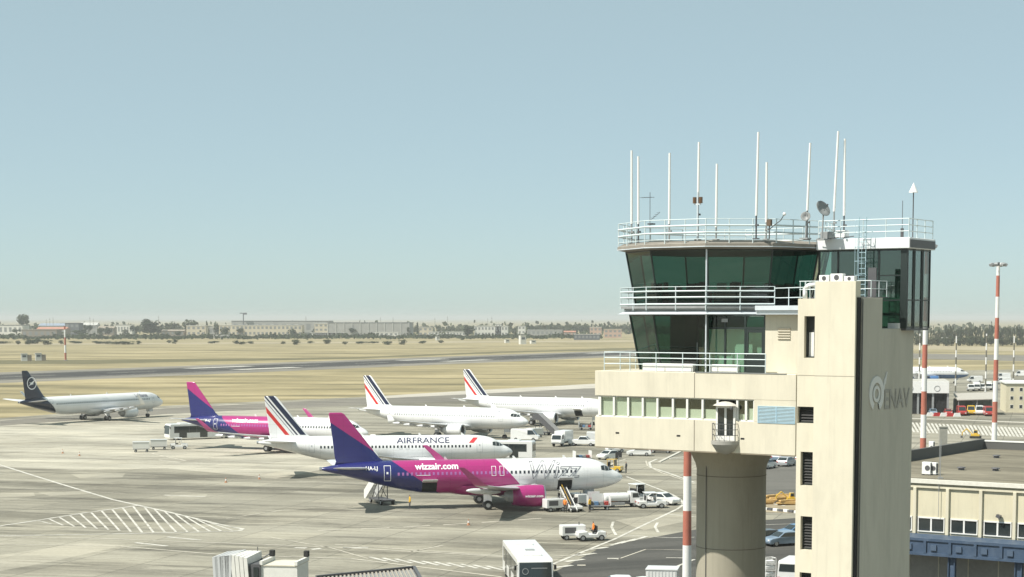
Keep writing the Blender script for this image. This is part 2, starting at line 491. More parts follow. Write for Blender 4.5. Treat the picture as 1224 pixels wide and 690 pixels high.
# runway with shoulders
Rc = gp(0,451); 
def rw(t, w): return Rc + RWY*t + RWN*w
mb = MB(); mb.poly([rw(-500,-48), rw(1050,-48), rw(1050,48), rw(-500,48)]); 
for i in range(len(mb.v)): mb.v[i] = (mb.v[i][0], mb.v[i][1], -0.03)
mb.build('runway_shoulder', SHOULD, kind='structure')
mb = MB(); mb.poly([rw(-500,-27), rw(1050,-27), rw(1050,27), rw(-500,27)])
for i in range(len(mb.v)): mb.v[i] = (mb.v[i][0], mb.v[i][1], 0.0)
runway = mb.build('runway', RWYM, kind='structure')
def rmark(t0, t1, w0, w1):
    mb = MB(); mb.poly([(p.x,p.y,0.02) for p in (rw(t0,w0), rw(t1,w0), rw(t1,w1), rw(t0,w1))])
    mb.build('runway_marking', PAINT, runway)
for t in range(-480, 1040, 60): rmark(t, t+30, -0.5, 0.5)
for t in (-100, 125, 300, 520):
    rmark(t, t+45, 12, 20); rmark(t+5, t+50, -20, -12)
rmark(-500,1050,-23.4,-22.5); rmark(-500,1050,22.5,23.4)
# perimeter track and darker grass band beyond the runway
DG = ground_mat('green_grass', (0.085,0.08,0.042), (0.13,0.118,0.062), (0.18,0.16,0.088), 0.02, (1.0,6.0,1), fine=0.2)
mb = MB()
a = [gp(-200,431), gp(120,430), gp(420,427), gp(600,420), gp(760,416)]
b = [gp(-200,437), gp(120,434.5), gp(420,429), gp(600,422), gp(760,418)]
for i in range(4): mb.poly([(p.x,p.y,-0.045) for p in (b[i],b[i+1],a[i+1],a[i])])
mb.build('grass_swale', DG, kind='structure')
TRACK = ground_mat('dirt_track', (0.26,0.22,0.145), (0.33,0.285,0.19), (0.38,0.33,0.23), 0.02, (1,3,1), fine=0.3)
for (x0,y0,x1,y1,w) in ((-200,413.5,760,408.5,1.6),(1080,417,1400,424,4.5)):
    p=[gp(x0,y0),gp(x1,y1),gp(x1,y1-w),gp(x0,y0-w)]
    sheet('dirt_track', p, -0.03, TRACK, kind='structure')
p=[gp(1060,428),gp(1400,436),gp(1400,428),gp(1060,422)]
sheet('far_taxiway', p, -0.03, TAXI, kind='structure')

# dark asphalt service road and the parking behind the tower
road = sheet('service_road', [gp(560,760), gp(655,688), gp(716,656), gp(770,644.5), gp(826,634), gp(912,622), gp(990,617), gp(1200,615), gp(1400,700), gp(1000,900)], 0.012, ASPH, kind='structure')
sheet('car_park', [gp(880,612), gp(905,585), gp(905,541), gp(1010,538), gp(1010,612)], 0.012, apron_mat('car_park_asphalt', (0.125,0.121,0.108),(0.16,0.155,0.137),(0.085,0.083,0.075), joint=40, rot=0.1, jdark=0.9), kind='structure')

# painted lines: a ribbon through photo-measured ground points
def ribbon(name, pts, w, m=PAINT, z=0.022, parent=None, dash=None, closed=False):
    P = [gp(*p) for p in pts]
    mb = MB()
    segs = []
    if dash:
        on, off = dash
        L = [0]
        for a,b in zip(P[:-1],P[1:]): L.append(L[-1]+(b-a).length)
        def pt(t):
            for i in range(len(P)-1):
                if t <= L[i+1]+1e-9: return P[i].lerp(P[i+1], (t-L[i])/max(1e-6,L[i+1]-L[i]))
            return P[-1]
        t = 0
        while t < L[-1]:
            segs.append([pt(t), pt(min(t+on, L[-1]))]); t += on+off
    else:
        segs.append(P)
    for sg in segs:
        n = len(sg); lft, rgt = [], []
        for i in range(n):
            d = (sg[min(i+1,n-1)]-sg[max(i-1,0)]); d.z = 0
            if d.length < 1e-6: d = Vector((1,0,0))
            d.normalize(); nn = Vector((-d.y,d.x,0))*w/2
            lft.append(sg[i]+nn); rgt.append(sg[i]-nn)
        for i in range(n-1):
            mb.poly([(q.x,q.y,z) for q in (rgt[i],rgt[i+1],lft[i+1],lft[i])])
    return mb.build(name, m, parent if parent is not None else apron)
ln = 'painted_line'
ribbon(ln, [(-60,538),(0,556),(70,578),(135,597.5),(200,612),(262,627),(282,631)], 0.45, z=0.024)
ribbon(ln, [(282,631),(290,632.3),(287,634.5),(276,635.5)], 0.5)
ribbon(ln, [(-60,641),(60,640),(160,638),(276,635.5)], 0.42, z=0.026)
ribbon(ln, [(-60,638),(0,629),(40,623),(100,613.5),(168,604)], 0.42)
top_e = [(40,623),(100,613.5),(168,604),(200,612),(262,627),(284,632)]
bot_e = [(40,625),(100,631.5),(168,637.5),(200,637),(262,635.8),(284,634.5)]
def lerp_e(E_, x):
    for (x0,y0),(x1,y1) in zip(E_[:-1],E_[1:]):
        if x <= x1: return y0+(y1-y0)*(x-x0)/(x1-x0)
    return E_[-1][1]
for i in range(17):
    x = 46+i*12.6
    xb = min(x+16+i*0.9, 281)
    ribbon('hatch_bar', [(x, lerp_e(top_e,x)+0.6), (xb, lerp_e(bot_e,xb)-0.6)], 0.25, z=0.02)
ribbon(ln, [(-40,641),(121,644),(260,649),(400,654.5),(520,661),(640,668)], 0.34, PAINTY)
ribbon(ln, [(-40,650),(140,653),(262,663),(420,668),(600,690)], 0.34, PAINTY)
ribbon(ln, [(749,570),(787,584.7),(803,591),(813,597),(816.5,601.6),(815,605),(809,609),(772,626.6),(734,645),(694,661),(655,677),(630,694)], 0.34)
ribbon(ln, [(700,661),(680,664),(640,667),(560,662),(470,656),(400,651)], 0.3, PAINTY)
ribbon(ln, [(748,549),(733,554),(716,564)], 0.35, PAINTY)
ribbon(ln, [(830,545),(800,548),(785,549),(776,553),(778,559),(800,566),(830,577)], 0.4, z=0.024)
ribbon(ln, [(772,551),(774,557),(790,565),(830,578.5)], 0.25, PAINTY, z=0.02)
ribbon(ln, [(733,624),(731,630),(734,636),(736.5,640)], 0.3)
ribbon(ln, [(786,625),(783,630),(787,637)], 0.3)
ribbon(ln, [(746,640),(800,643),(830,642.5)], 0.25)
ribbon(ln, [(800,615),(830,618)], 0.3)
ribbon(ln, [(380,634.5),(470,631),(560,626),(651,619.5)], 0.45, PAINTY, dash=(3.2,1.6))
ribbon(ln, [(490,660),(530,652)], 0.25, PAINTY)
ribbon(ln, [(320,642),(395,655),(440,668)], 0.22, PAINTY)
ribbon(ln, [(190,550),(215,553)], 0.5, PAINTY); ribbon(ln, [(190,554),(242,553)], 0.5, PAINTY); ribbon(ln, [(170,540),(222,551)], 0.4, PAINTY)
ribbon(ln, [(200,642),(240,646)], 0.5); ribbon(ln, [(162,649),(200,653)], 0.5)
ribbon(ln, [(60,586),(150,590)], 0.22, PAINTY); ribbon(ln, [(196,592),(245,594)], 0.5)
ribbon(ln, [(270,620),(340,610),(420,604)], 0.2, PAINTY)
for i in range(11):
    x = 442+i*15.5; y = 666+i*1.2
    ribbon('zebra_bar', [(x,y),(x+20,y+5.2)], 0.42, z=0.024)
for i in range(4):
    ribbon('zebra_bar', [(662+i*14,679-i*7.2),(684+i*14,676-i*7.2)], 0.6, z=0.028+i*0.001)
for i in range(3):
    ribbon('zebra_bar', [(729+i*12,652.5-i*2.6),(749+i*12,647-i*2.6)], 0.5, z=0.034+i*0.003)
ribbon(ln, [(410,655),(440,655)], 0.7); ribbon(ln, [(352,655),(366,655.5)], 0.8); ribbon(ln,[(372,657),(384,656)],0.8)
# road marks on the dark asphalt
ribbon(ln, [(738,669),(772,657),(826,658)], 0.2, PAINTY, 0.03, road)
ribbon(ln, [(726,668),(742,668)], 0.7, PAINT, 0.03, road)
ribbon(ln, [(796,667),(826,667.5)], 0.35, PAINT, 0.03, road)
ribbon(ln, [(800,681),(830,669)], 0.3, PAINT, 0.03, road)
ribbon(ln, [(690,676),(700,676)], 0.6, PAINTY, 0.03, road)
ribbon(ln, [(905,634),(960,634)], 0.2, PAINT, 0.03, road)
ribbon(ln, [(905,628),(960,626)], 0.2, PAINT, 0.03, road)
# pale repair patches in the concrete
_pz = [0.004]
def patch(pts, m): 
    _pz[0] += 0.0008
    mb = MB(); mb.poly([(q.x,q.y,_pz[0]) for q in [gp(*p) for p in pts]]); mb.build('repair_patch', m, apron)
PCH = apron_mat('patch_concrete', (0.31,0.292,0.235), (0.40,0.375,0.305), (0.22,0.205,0.165), joint=7.5, rot=0.25, jdark=0.8)
PCD = apron_mat('patch_dark', (0.145,0.135,0.112), (0.18,0.168,0.142), (0.105,0.098,0.082), joint=7.5, rot=0.25, jdark=0.9)
patch([(-30,668),(100,649),(150,652),(60,672),(-30,688)], PCH)
patch([(85,567),(150,566),(146,571),(95,572)], PCH)
patch([(45,589),(100,587),(112,590),(60,593)], PCH); patch([(-10,590),(40,589),(42,593),(-10,595)], PCH)
patch([(735,622),(826,610),(826,622),(770,634)], PCH)
patch([(195,592),(248,591),(246,594),(205,595)], PCH)
# hatched paint band and kerb beyond the terminal roof
for i in range(34):
    x = 1086+i*4.6
    ribbon('hatch_bar', [(x, 505+i*0.22), (x+7, 517+i*0.2)], 0.45, z=0.03)
KERB = mat('kerb_stone', (0.5,0.48,0.42), 0.8, var=0.1)
def kerb(pts, w=0.35, h=0.13, name='kerb', m=None):
    P=[gp(*p) for p in pts]; mb=MB()
    for a,b in zip(P[:-1],P[1:]):
        d=(b-a); L=d.length; ang=math.atan2(d.y,d.x)
        M=Matrix.Translation((a+b)/2)@Matrix.Rotation(ang,4,'Z'); mb.box(-L/2,L/2,-w/2,w/2,0,h,M)
    return mb.build(name, m or KERB, kind='structure')
kerb([(1082,500.5),(1140,502),(1224,505.5),(1300,509)], 1.2)
kerb([(800,549),(830,548.5)],0.4); kerb([(788,553),(812,541),(830,531)],0.5)
# earth bank with its white / black kerb blocks between column and lift shaft
SAND = ground_mat('sand_heap', (0.42,0.29,0.12), (0.55,0.39,0.17), (0.62,0.46,0.23), 0.3, (1,1,1), fine=1.5)
EARTH = ground_mat('bare_earth', (0.22,0.18,0.12), (0.30,0.25,0.17), (0.36,0.31,0.22), 0.2, (1,1,1), fine=1.2)
sheet('earth_verge', [gp(895,612),gp(960,614),gp(975,600),gp(960,594),gp(900,597)], 0.03, EARTH, kind='structure')
for i in range(9):
    p = gp(906+i*6.2, 609+i*0.62+0.25*math.sin(i*2.1)); q = gp(906+i*6.2+5, 609.5+i*0.62)
    mb = MB(); d=(q-p); mb.cbox((p+q)/2+Vector((0,0,0.16)), (d.length,0.35,0.32), math.atan2(d.y,d.x))
    mb.build('kerb_block', [WHITE if i%2 else DGREY], road, bevel=0.02)
for i in range(4):
    ribbon('hatch_bar', [(908+i*9,601.5+i*1.2),(920+i*10,598+i*1.0)], 0.45, z=0.04)
# ---------------------------------------------------------------- airliners
TOPZ = [(0,3.30),(0.12,3.55),(0.35,3.78),(0.7,4.02),(1.1,4.22),(1.6,4.46),(2.0,4.78),(2.5,5.12),(3.1,5.42),(4.0,5.68),(5.2,5.84),(6.5,5.89),(24,5.89),(29,5.88),(32,5.82),(34.5,5.62),(36.4,5.34),(37.4,5.14),(37.57,5.05)]
BOTZ = [(0,3.30),(0.12,3.05),(0.35,2.83),(0.7,2.62),(1.2,2.40),(2.0,2.15),(3.0,1.95),(4.5,1.80),(6.0,1.75),(23.5,1.75),(25.5,1.86),(27.5,2.22),(30,2.82),(33,3.62),(35.5,4.28),(37.0,4.66),(37.4,4.78),(37.57,4.9)]
WID = [(0,0.02),(0.12,0.28),(0.35,0.52),(0.7,0.80),(1.2,1.08),(2.0,1.40),(3.0,1.68),(4.2,1.86),(5.5,1.96),(6.5,1.975),(24.5,1.975),(27,1.92),(29.5,1.74),(32,1.42),(34.5,0.98),(36.4,0.56),(37.3,0.33),(37.57,0.12)]
def interp(T, s):
    if s <= T[0][0]: return T[0][1]
    for (a,x),(b,y) in zip(T[:-1],T[1:]):
        if s <= b:
            return x+(y-x)*(s-a)/(b-a)
    return T[-1][1]
def fus(s):
    t, b, w = interp(TOPZ,s), interp(BOTZ,s), interp(WID,s)
    return (t+b)/2, (t-b)/2, w
_fontcache = {}
def text_tris(body, size, bold=0.0, shear=0.0, outline=0.0, space=1.0, xs=1.0):
    cu = bpy.data.curves.new('t','FONT'); cu.body = body; cu.size = size; cu.offset = bold; cu.shear = shear; cu.space_character = space
    cu.resolution_u = 3
    if outline:
        cu.fill_mode = 'NONE'; cu.bevel_depth = outline; cu.bevel_resolution = 0
    o = bpy.data.objects.new('t', cu); col.objects.link(o)
    dg = bpy.context.evaluated_depsgraph_get(); dg.update()
    me = bpy.data.meshes.new_from_object(o.evaluated_get(dg))
    bpy.data.objects.remove(o); bpy.data.curves.remove(cu)
    for v in me.vertices: v.co.x *= xs
    return me
def wrap(me, fn, zcuts=()):
    bm = bmesh.new(); bm.from_mesh(me)
    for zc in zcuts:
        bmesh.ops.bisect_plane(bm, geom=list(bm.verts)+list(bm.edges)+list(bm.faces), plane_co=(0,zc,0), plane_no=(0,1,0))
    for v in bm.verts: v.co = fn(v.co)
    bm.to_mesh(me); bm.free(); return me

def airfoil(chord, tc, n=9):
    up, lo = [], []
    for i in range(n+1):
        x = 0.5*(1-math.cos(math.pi*i/n))
        t = 5*tc*(0.2969*math.sqrt(x)-0.126*x-0.3516*x*x+0.2843*x**3-0.1036*x**4)
        up.append((x*chord, t*chord)); lo.append((x*chord, -t*chord*0.8))
    return up + lo[-2:0:-1]

def make_airliner(name, label, loc, heading, P):
    """P: dict with livery materials and options; local +X forward, main gear at the origin, right side is -Y"""
    big = P.get('long', False)
    d1, d2 = (4.27, 2.67) if big else (0.0, 0.0)
    def X(s):
        if s <= 8.0: return 17.7+d1-s
        if s <= 21.0: return 17.7-s
        return 17.7-d2-s
    root = thing(name, label, 'airliner', loc, heading)
    # --- fuselage
    ss = [0,0.05,0.12,0.22,0.35,0.5,0.7,0.9,1.15,1.4,1.65,1.9,2.2,2.5,2.85,3.2,3.7,4.2,4.8,5.5,6.5,8.0,8.0001,10,12,14,16,18,21,21.0001,22.5,23.5,24.5,25.5,26.5,27.5,28.5,29.5,30.5,31.5,32.5,33.5,34.5,35.5,36.3,36.9,37.3,37.5,37.57]
    n = 40; rings = []
    for s in ss:
        zc, rz, ry = fus(s)
        rings.append([(X(s), ry*math.sin(2*math.pi*i/n), zc+rz*math.cos(2*math.pi*i/n)) for i in range(n)])
    mb = MB(); mb.smooth = True; mb.loft(rings)
    body = mb.build('fuselage', P['body'], root)
    # surface point on the right (sd=-1) or left side at local x, height z, pushed out by off
    def S_of(x):
        for lo, hi in ((0,8.0),(8.0001,21.0),(21.0001,37.57)):
            s = None
            if X(lo) >= x >= X(hi): 
                return lo+(X(lo)-x)
        return 8.0 if x > 0 else 21.0
    def surf(x, z, off=0.02, sd=-1):
        zc, rz, ry = fus(S_of(x))
        k = max(-0.98, min(0.98, (z-zc)/rz)); c = math.sqrt(1-k*k)
        nrm = Vector((0, c/ry, k/rz)).normalized()
        return Vector((x, sd*(ry*c+nrm.y*off), zc+rz*k+nrm.z*off))
    def panel(mb, x0, x1, z0, z1, off, sd=-1, nx=2, nz=5, slant=0.0):
        b = len(mb.v)
        for j in range(nz+1):
            for i in range(nx+1):
                z = z0+(z1-z0)*j/nz
                mb.v.append(tuple(surf(x0+(x1-x0)*i/nx+slant*(z-z0), z, off, sd)))
        for j in range(nz):
            for i in range(nx):
                a = b+j*(nx+1)+i; mb.face((a,a+1,a+nx+2,a+nx+1))
    # --- cabin windows
    if P.get('windows'):
        mb = MB()
        xx = X(6.4)
        while xx > X(28.6):
            sv = S_of(xx)
            mb.mi = 1 if (P.get('windows2') and xx < sx(14.9)) else 0
            for sd in (-1,1): panel(mb, xx-0.12, xx+0.12, 4.15, 4.51, 0.012, sd, 1, 2)
            xx -= 0.533
        mb.build('cabin_windows', [P['windows'], P.get('windows2', P['windows'])], root, kind='stuff')
    # --- doors: outline frames
    dl = P.get('doorline')
    for s_, w, z0, z1 in ((5.0,0.86,3.45,5.3),(29.6,0.82,3.55,5.3),(15.6,0.55,4.0,5.05),(16.6,0.55,4.0,5.05)):
        for sd in (-1,1):
            mb = MB(); x = X(s_); e = 0.055 if P.get('strongdoors') else 0.035
            panel(mb, x-w/2, x-w/2+e, z0, z1, 0.014, sd, 1, 6); panel(mb, x+w/2-e, x+w/2, z0, z1, 0.014, sd, 1, 6)
            panel(mb, x-w/2, x+w/2, z0-e, z0, 0.015, sd, 2, 1); panel(mb, x-w/2, x+w/2, z1, z1+e, 0.015, sd, 2, 1)
            if w > 0.7: panel(mb, x-0.12, x+0.1, 4.35, 4.6, 0.014, sd, 1, 1)
            mb.build('door', dl, root)
    # --- cockpit windows
    cw = [((1.55,4.47),(2.15,4.92),0.0), ]
    for sd in (-1,1):
        for (s0,s1,zb0,zb1,zt0,zt1) in ((1.50,1.98,4.30,4.28,4.44,4.74),(2.04,2.52,4.28,4.30,4.72,4.92),(2.58,3.05,4.32,4.42,4.92,4.90)):
            mb = MB(); nx = 3; nz = 3; b = 0
            for j in range(nz+1):
                for i in range(nx+1):
                    f = i/nx; s = s0+(s1-s0)*f
                    zb = zb0+(zb1-zb0)*f; zt = zt0+(zt1-zt0)*f
                    zcap = interp(TOPZ,s)-0.03
                    z = min(zb+(zt-zb)*j/nz, zcap)
                    mb.v.append(tuple(surf(X(s), z, 0.016, sd)))
            for j in range(nz):
                for i in range(nx):
                    a = j*(nx+1)+i; mb.face((a,a+1,a+nx+2,a+nx+1))
            mb.build('cockpit_window', CARGLASS, root)
    # --- belly fairing
    mb = MB(); mb.smooth = True
    rg = []
    for s, w, zb in ((10.2,0.3,1.74),(11.2,1.5,1.62),(12.5,2.05,1.45),(14.5,2.2,1.36),(18,2.2,1.36),(20,2.0,1.45),(21.0,1.5,1.6),(22,0.4,1.74)):
        rg.append([(17.7-s, w*math.cos(R(a)), zb+(2.75-zb)*(1-abs(math.sin(R(a))))) for a in (180,200,225,250,270,290,315,340,360)])
    mb.loft(rg, cap=False, closed=False)
    mb.build('belly_fairing', P['belly'], root)
    # --- wings
    for sd in (-1,1):
        mb = MB(); mb.smooth = True; rg = []
        for (y, le, ch, z, tc) in ((0.9,11.2,6.9,2.25,0.15),(1.9,11.75,6.3,2.33,0.15),(4.0,12.85,5.15,2.52,0.13),(6.4,14.1,3.9,2.76,0.12),(10,16.0,3.05,3.17,0.115),(14,18.05,2.1,3.70,0.11),(16.7,19.45,1.55,4.10,0.10)):
            rg.append([(17.7-le-px, sd*y, z+pz) for px,pz in airfoil(ch, tc)])
        mb.loft(rg)
        wing = mb.build('wing', P['wing'], root)
        # winglet
        mb = MB(); mb.smooth = True; rg = []
        if P.get('sharklet', True):
            for (y, le, ch, z, lean) in ((16.7,19.45,1.55,4.10,0),(17.15,19.75,1.45,4.22,0.45),(17.45,20.2,1.3,4.55,0.8),(17.65,20.9,1.1,5.2,1),(17.9,22.3,0.75,6.30,1),(17.92,22.6,0.45,6.42,1)):
                A = airfoil(ch, 0.09)
                rg.append([(17.7-le-px, sd*(y-pz*lean), z+pz*(1-lean)) for px,pz in A])
        else:
            for (le, ch, z) in ((20.6,0.5,3.45),(19.6,1.6,4.10),(20.5,0.75,4.95)):
                rg.append([(17.7-le-px, sd*(16.85)-pz*0.8, z) for px,pz in airfoil(ch,0.08)])
        mb.loft(rg); mb.build('winglet', P['tip'], root)
        # flap track fairings
        for (y, s, L, z) in ((4.6,18.0,2.6,2.2),(8.2,18.3,2.6,2.55),(11.6,19.5,2.2,2.95),(14.2,20.6,1.7,3.35)):
            mb = MB(); mb.smooth = True
            mb.ell((17.7-s, sd*y, z), (L/2+0.3, 0.2, 0.27), 8, 8); 
            # turn the ellipsoid so its long axis lies along X
            mb.build('flap_fairing', P['wing'], root)
        # engine
        ex, ey, ez = 17.7-11.0, sd*5.75, 1.78
        r = P.get('nacelle', 1.2)
        M = Matrix.Translation((ex,ey,ez)) @ Matrix.Rotation(R(-90),4,'Y')   # local z -> -x (backwards)
        mb = MB(); mb.smooth = True
        mb.lathe([(r*0.83,0.35),(r*0.82,0.12),(r*0.88,0.0),(r*0.95,0.06),(r,0.35),(r*1.02,1.2),(r*1.01,2.2),(r*0.93,3.2),(r*0.80,4.0),(r*0.76,4.0)], 32, Matrix.Translation((ex,ey,ez)) @ Matrix.Rotation(R(-90),4,'Y'))
        eng = mb.build('engine', P['engine'], root)
        mb = MB(); mb.smooth = True
        mb.lathe([(r*0.835,0.30),(r*0.822,0.12),(r*0.882,-0.008),(r*0.955,0.055),(r*0.985,0.20)], 32, M)
        mb.build('inlet_lip', STEEL, eng)
        mb = MB(); mb.lathe([(0.001,0.62),(r*0.24,0.95),(r*0.82,0.9),(r*0.82,0.35)], 28, M); mb.build('fan', DGREY, eng)
        mb = MB(); mb.smooth = True; mb.lathe([(r*0.80,3.85),(r*0.58,3.9),(r*0.5,4.5),(r*0.36,4.9),(r*0.3,4.85),(0.22,4.9),(0.02,5.6)], 24, M); mb.build('exhaust', MGREY, eng)
        mb = MB(); mb.side([(ex-0.5,ez+r*0.93),(ex-3.2,ez+r*0.8),(ex-4.9,ez+0.75),(ex-5.4,2.75),(ex-2.4,2.95),(ex-1.2,ez+r*1.1)], ey-0.16, ey+0.16); mb.build('pylon', P['wing'], root, bevel=0.04)
        # main gear
        gx, gy = 0.0, sd*3.8
        mb = MB(); mb.tube((gx,gy,0.58),(gx+0.05,gy,2.5),0.13,10); mb.tube((gx,gy,0.9),(gx+0.1,sd*2.4,2.1),0.07,8); mb.tube((gx,gy-0.5,0.58),(gx,gy+0.5,0.58),0.09,8)
        leg = mb.build('main_gear', WHITE, root)
        for q in (-0.46,0.46):
            mb = MB(); mb.tube((gx,gy+q-0.2,0.58),(gx,gy+q+0.2,0.58),0.58,20); mb.build('tyre', BLACK, leg, bevel=0.06)
            mb = MB(); mb.tube((gx,gy+q-0.215,0.58),(gx,gy+q+0.215,0.58),0.27,14); mb.build('rim', MGREY, leg)
        mb = MB(); mb.box(-0.5,0.5,gy+sd*0.18,gy+sd*0.23,1.0,2.4); mb.build('gear_door', P['wing'], root)
        # tailplane
        mb = MB(); mb.smooth = True; rg = []
        for (y, le, ch, z) in ((0.3,31.3,4.3,4.95),(1.2,31.8,3.85,5.03),(3.6,33.35,2.75,5.28),(6.1,34.95,1.5,5.54),(6.25,35.25,1.1,5.56)):
            rg.append([(X(le)-px, sd*y, z+pz) for px,pz in airfoil(ch,0.10)])
        mb.loft(rg); mb.build('tailplane', P['tailplane'], root)
    # --- fin
    mb = MB(); mb.smooth = True; rg = []
    for (z, le, ch) in ((5.3,28.9,7.0),(5.85,29.9,5.75),(6.3,30.5,5.3),(9.0,32.55,3.55),(11.6,34.6,1.85),(11.78,34.95,1.45)):
        rg.append([(X(le)-px, pz, z) for px,pz in airfoil(ch,0.10)])
    mb.loft(rg); fin = mb.build('fin', P['fin'], root)
    mb = MB(); mb.lathe([(0.26,0),(0.24,0.25),(0.17,0.27),(0.15,0.0)],14, Matrix.Translation((X(37.4),0,4.98))@Matrix.Rotation(R(-90),4,'Y')); mb.build('exhaust_duct', STEEL, root)
    # --- nose gear
    gx = X(5.07)
    mb = MB(); mb.tube((gx,0,0.4),(gx+0.1,0,2.0),0.09,10); mb.tube((gx,-0.3,0.4),(gx,0.3,0.4),0.06,8); leg = mb.build('nose_gear', WHITE, root)
    for q in (-0.25,0.25):
        mb = MB(); mb.tube((gx,q-0.11,0.39),(gx,q+0.11,0.39),0.39,18); mb.build('tyre', BLACK, leg, bevel=0.04)
    for q in (-0.45,0.45):
        mb = MB(); mb.box(gx+0.1,gx+1.3,q-0.02,q+0.02,1.25,1.95); mb.build('gear_door', P['wing'], root)
    # --- aerials
    for s in (7.2, 13.5, 22.0):
        mb = MB(); mb.side([(X(s),5.86),(X(s)-0.45,5.86),(X(s)-0.5,6.22),(X(s)-0.3,6.22)], -0.03, 0.03); mb.build('aerial', WHITE, root)
    # --- lettering on the right side (towards the apron and the tower)
    for t in P.get('texts', ()):
        body_, x0, z0, size, m_ = t[:5]; o_ = t[5] if len(t) > 5 else {}
        me = text_tris(body_, size, **o_)
        off = 0.02
        wrap(me, lambda c, x0=x0, z0=z0: surf(x0+c.x, z0+c.y, off + abs(c.z)), [size*k/6 for k in range(-1,6)])
        me.materials.clear(); me.materials.append(m_)
        link('lettering', me, root)
    for (x0,x1,z0,z1,slant,m_) in P.get('bars', ()):
        mb = MB(); panel(mb, x0, x1, z0, z1, 0.02, -1, 2, 4, slant); mb.build('livery_mark', m_, root)
    # --- open cargo doors on the right side
    for s0, s1 in P.get('holds', ()):
        mb = MB(); panel(mb, X(s0), X(s1), 2.05, 3.25, 0.015, -1, 2, 6); mb.build('hold_shade_panel', DARK, root)  # flat black panel on the skin, painting the shade inside the open hold
        p0, p1 = surf(X(s0),3.28,0.03), surf(X(s1),3.28,0.03)
        mb = MB(); mb.hexa([(p0.x,p0.y,3.28),(p1.x,p1.y,3.28),(p1.x,p1.y-0.95,3.62),(p0.x,p0.y-0.95,3.62),(p0.x,p0.y,3.36),(p1.x,p1.y,3.36),(p1.x,p1.y-0.95,3.70),(p0.x,p0.y-0.95,3.70)])
        mb.build('cargo_door', P['cargodoor'], root)
    return root, X, surf, fin

MAG, NAVY, ACW = (0.37,0.022,0.165), (0.014,0.018,0.135), (0.78,0.785,0.78)
def sx(s): return 17.7-s
ac_white = livery('airliner_white', ACW, [])
wing_grey = livery('wing_grey', (0.62,0.63,0.64), [])
# half planes in local x, z: front edge of the magenta runs s=16.1-0.9*(5.9-z), rear edge s=29-1.45*(5.9-z)
front = (-1.0,0,-0.9, (17.7-16.1)+0.9*5.9)          # >0 behind the front edge
rear  = (-1.0,0,-1.42, (17.7-29.0)+1.42*5.9)        # >0 behind the rear edge
wz_body = livery('magenta_blue_body', ACW, [(MAG,[front]), (NAVY,[rear])])
wz_fin = livery('magenta_blue_fin', MAG, [(NAVY,[(-0.69,0,-1.0, 7.1+0.69*(17.7-31.2))])])
wz_mag = livery('magenta_paint', MAG, []); wz_navy = livery('navy_paint', NAVY, [])
TW = mat('lettering_white', (0.8,0.8,0.8), 0.5); TB = mat('lettering_navy', (0.02,0.025,0.08), 0.5); TG = mat('lettering_grey', (0.25,0.26,0.3), 0.5)
WIN_D = mat('cabin_window', (0.03,0.035,0.045), 0.15); WIN_P = mat('cabin_window_tinted', (0.36,0.14,0.36), 0.2)
TRED = mat('lettering_red', (0.6,0.03,0.04), 0.5)
WZ = dict(body=wz_body, belly=wz_mag, wing=wing_grey, tip=livery('winglet_magenta', (0.40,0.05,0.19), []), engine=wz_mag, fin=wz_fin, tailplane=wing_grey, doorline=TW, strongdoors=True,
          windows=WIN_D, windows2=WIN_P, cargodoor=ac_white, nacelle=1.32, holds=((25.4,23.6),(8.6,6.8)),
          texts=[('wizzair.com', sx(26.2), 4.85, 1.02, TW, dict(bold=0.03, xs=1.08)),
                 ('Wizz', sx(12.6), 3.55, 3.0, TG, dict(outline=0.035, shear=0.25, xs=1.05)),
                 ('HA-LJ', sx(32.2), 4.85, 0.6, TW, dict(bold=0.015))],
          bars=[(sx(26.1),sx(24.4),4.12,4.18,0,TW)])
near_wizz, *_ = make_airliner('airliner', 'magenta, dark blue and white airliner with both cargo doors open beside loaders', (-12.7,220.9,0), R(11.6), WZ)
# the engine cowl name
def cowl_text(root, body_, size, m_, x0, zc=1.78, r=1.32):
    me = text_tris(body_, size, 0.015, xs=1.1)
    def fn(c):
        z = zc-0.05+c.y; k = (z-zc)/(r*1.02)
        return Vector((x0+c.x, -5.75-(r*1.02+0.03)*math.sqrt(max(0.02,1-k*k)), z))
    wrap(me, fn); me.materials.clear(); me.materials.append(m_); link('lettering', me, root)
cowl_text(near_wizz, 'wizzair.com', 0.42, TW, 17.7-13.6)

W2P = dict(WZ); W2P['holds'] = (); W2P['texts'] = WZ['texts'][:1]+[WZ['texts'][2]]
make_airliner('airliner', 'magenta and dark blue airliner parked beside the long white apron bus', (-54.1,316.1,0), R(-20.8), W2P)

# tricolour-striped white airliners
def fin_stripes(name):
    k = 0.81
    # c = distance behind the leading edge: c = s-29.9-0.81*(z-5.8), s = 17.7-x
    def band(a,b): 
        base = 17.7-29.9+k*5.8
        return [(-1.0,0,-k, base-a), (1.0,0,k, -base+b), (0,0,1,-6.05)]
    DK = (0.012,0.016,0.05)
    return livery(name, ACW, [(DK,band(0.35,1.2)), (DK,band(1.5,1.78)), ((0.03,0.035,0.09),band(2.1,2.2)), ((0.60,0.03,0.03),band(2.75,3.4))])
af_fin = fin_stripes('striped_fin')
AF = dict(body=ac_white, belly=ac_white, wing=wing_grey, tip=ac_white, engine=ac_white, fin=af_fin, tailplane=ac_white, doorline=mat('door_seam',(0.42,0.44,0.46),0.5), windows=mat('cabin_window_dark',(0.02,0.024,0.03),0.15), cargodoor=ac_white, sharklet=False, nacelle=1.12,
          texts=[('AIRFRANCE', sx(17.2), 4.82, 1.12, TB, dict(bold=0.012, xs=1.32))], bars=[(sx(6.6),sx(5.9),4.8,5.55,0.9,TRED)])
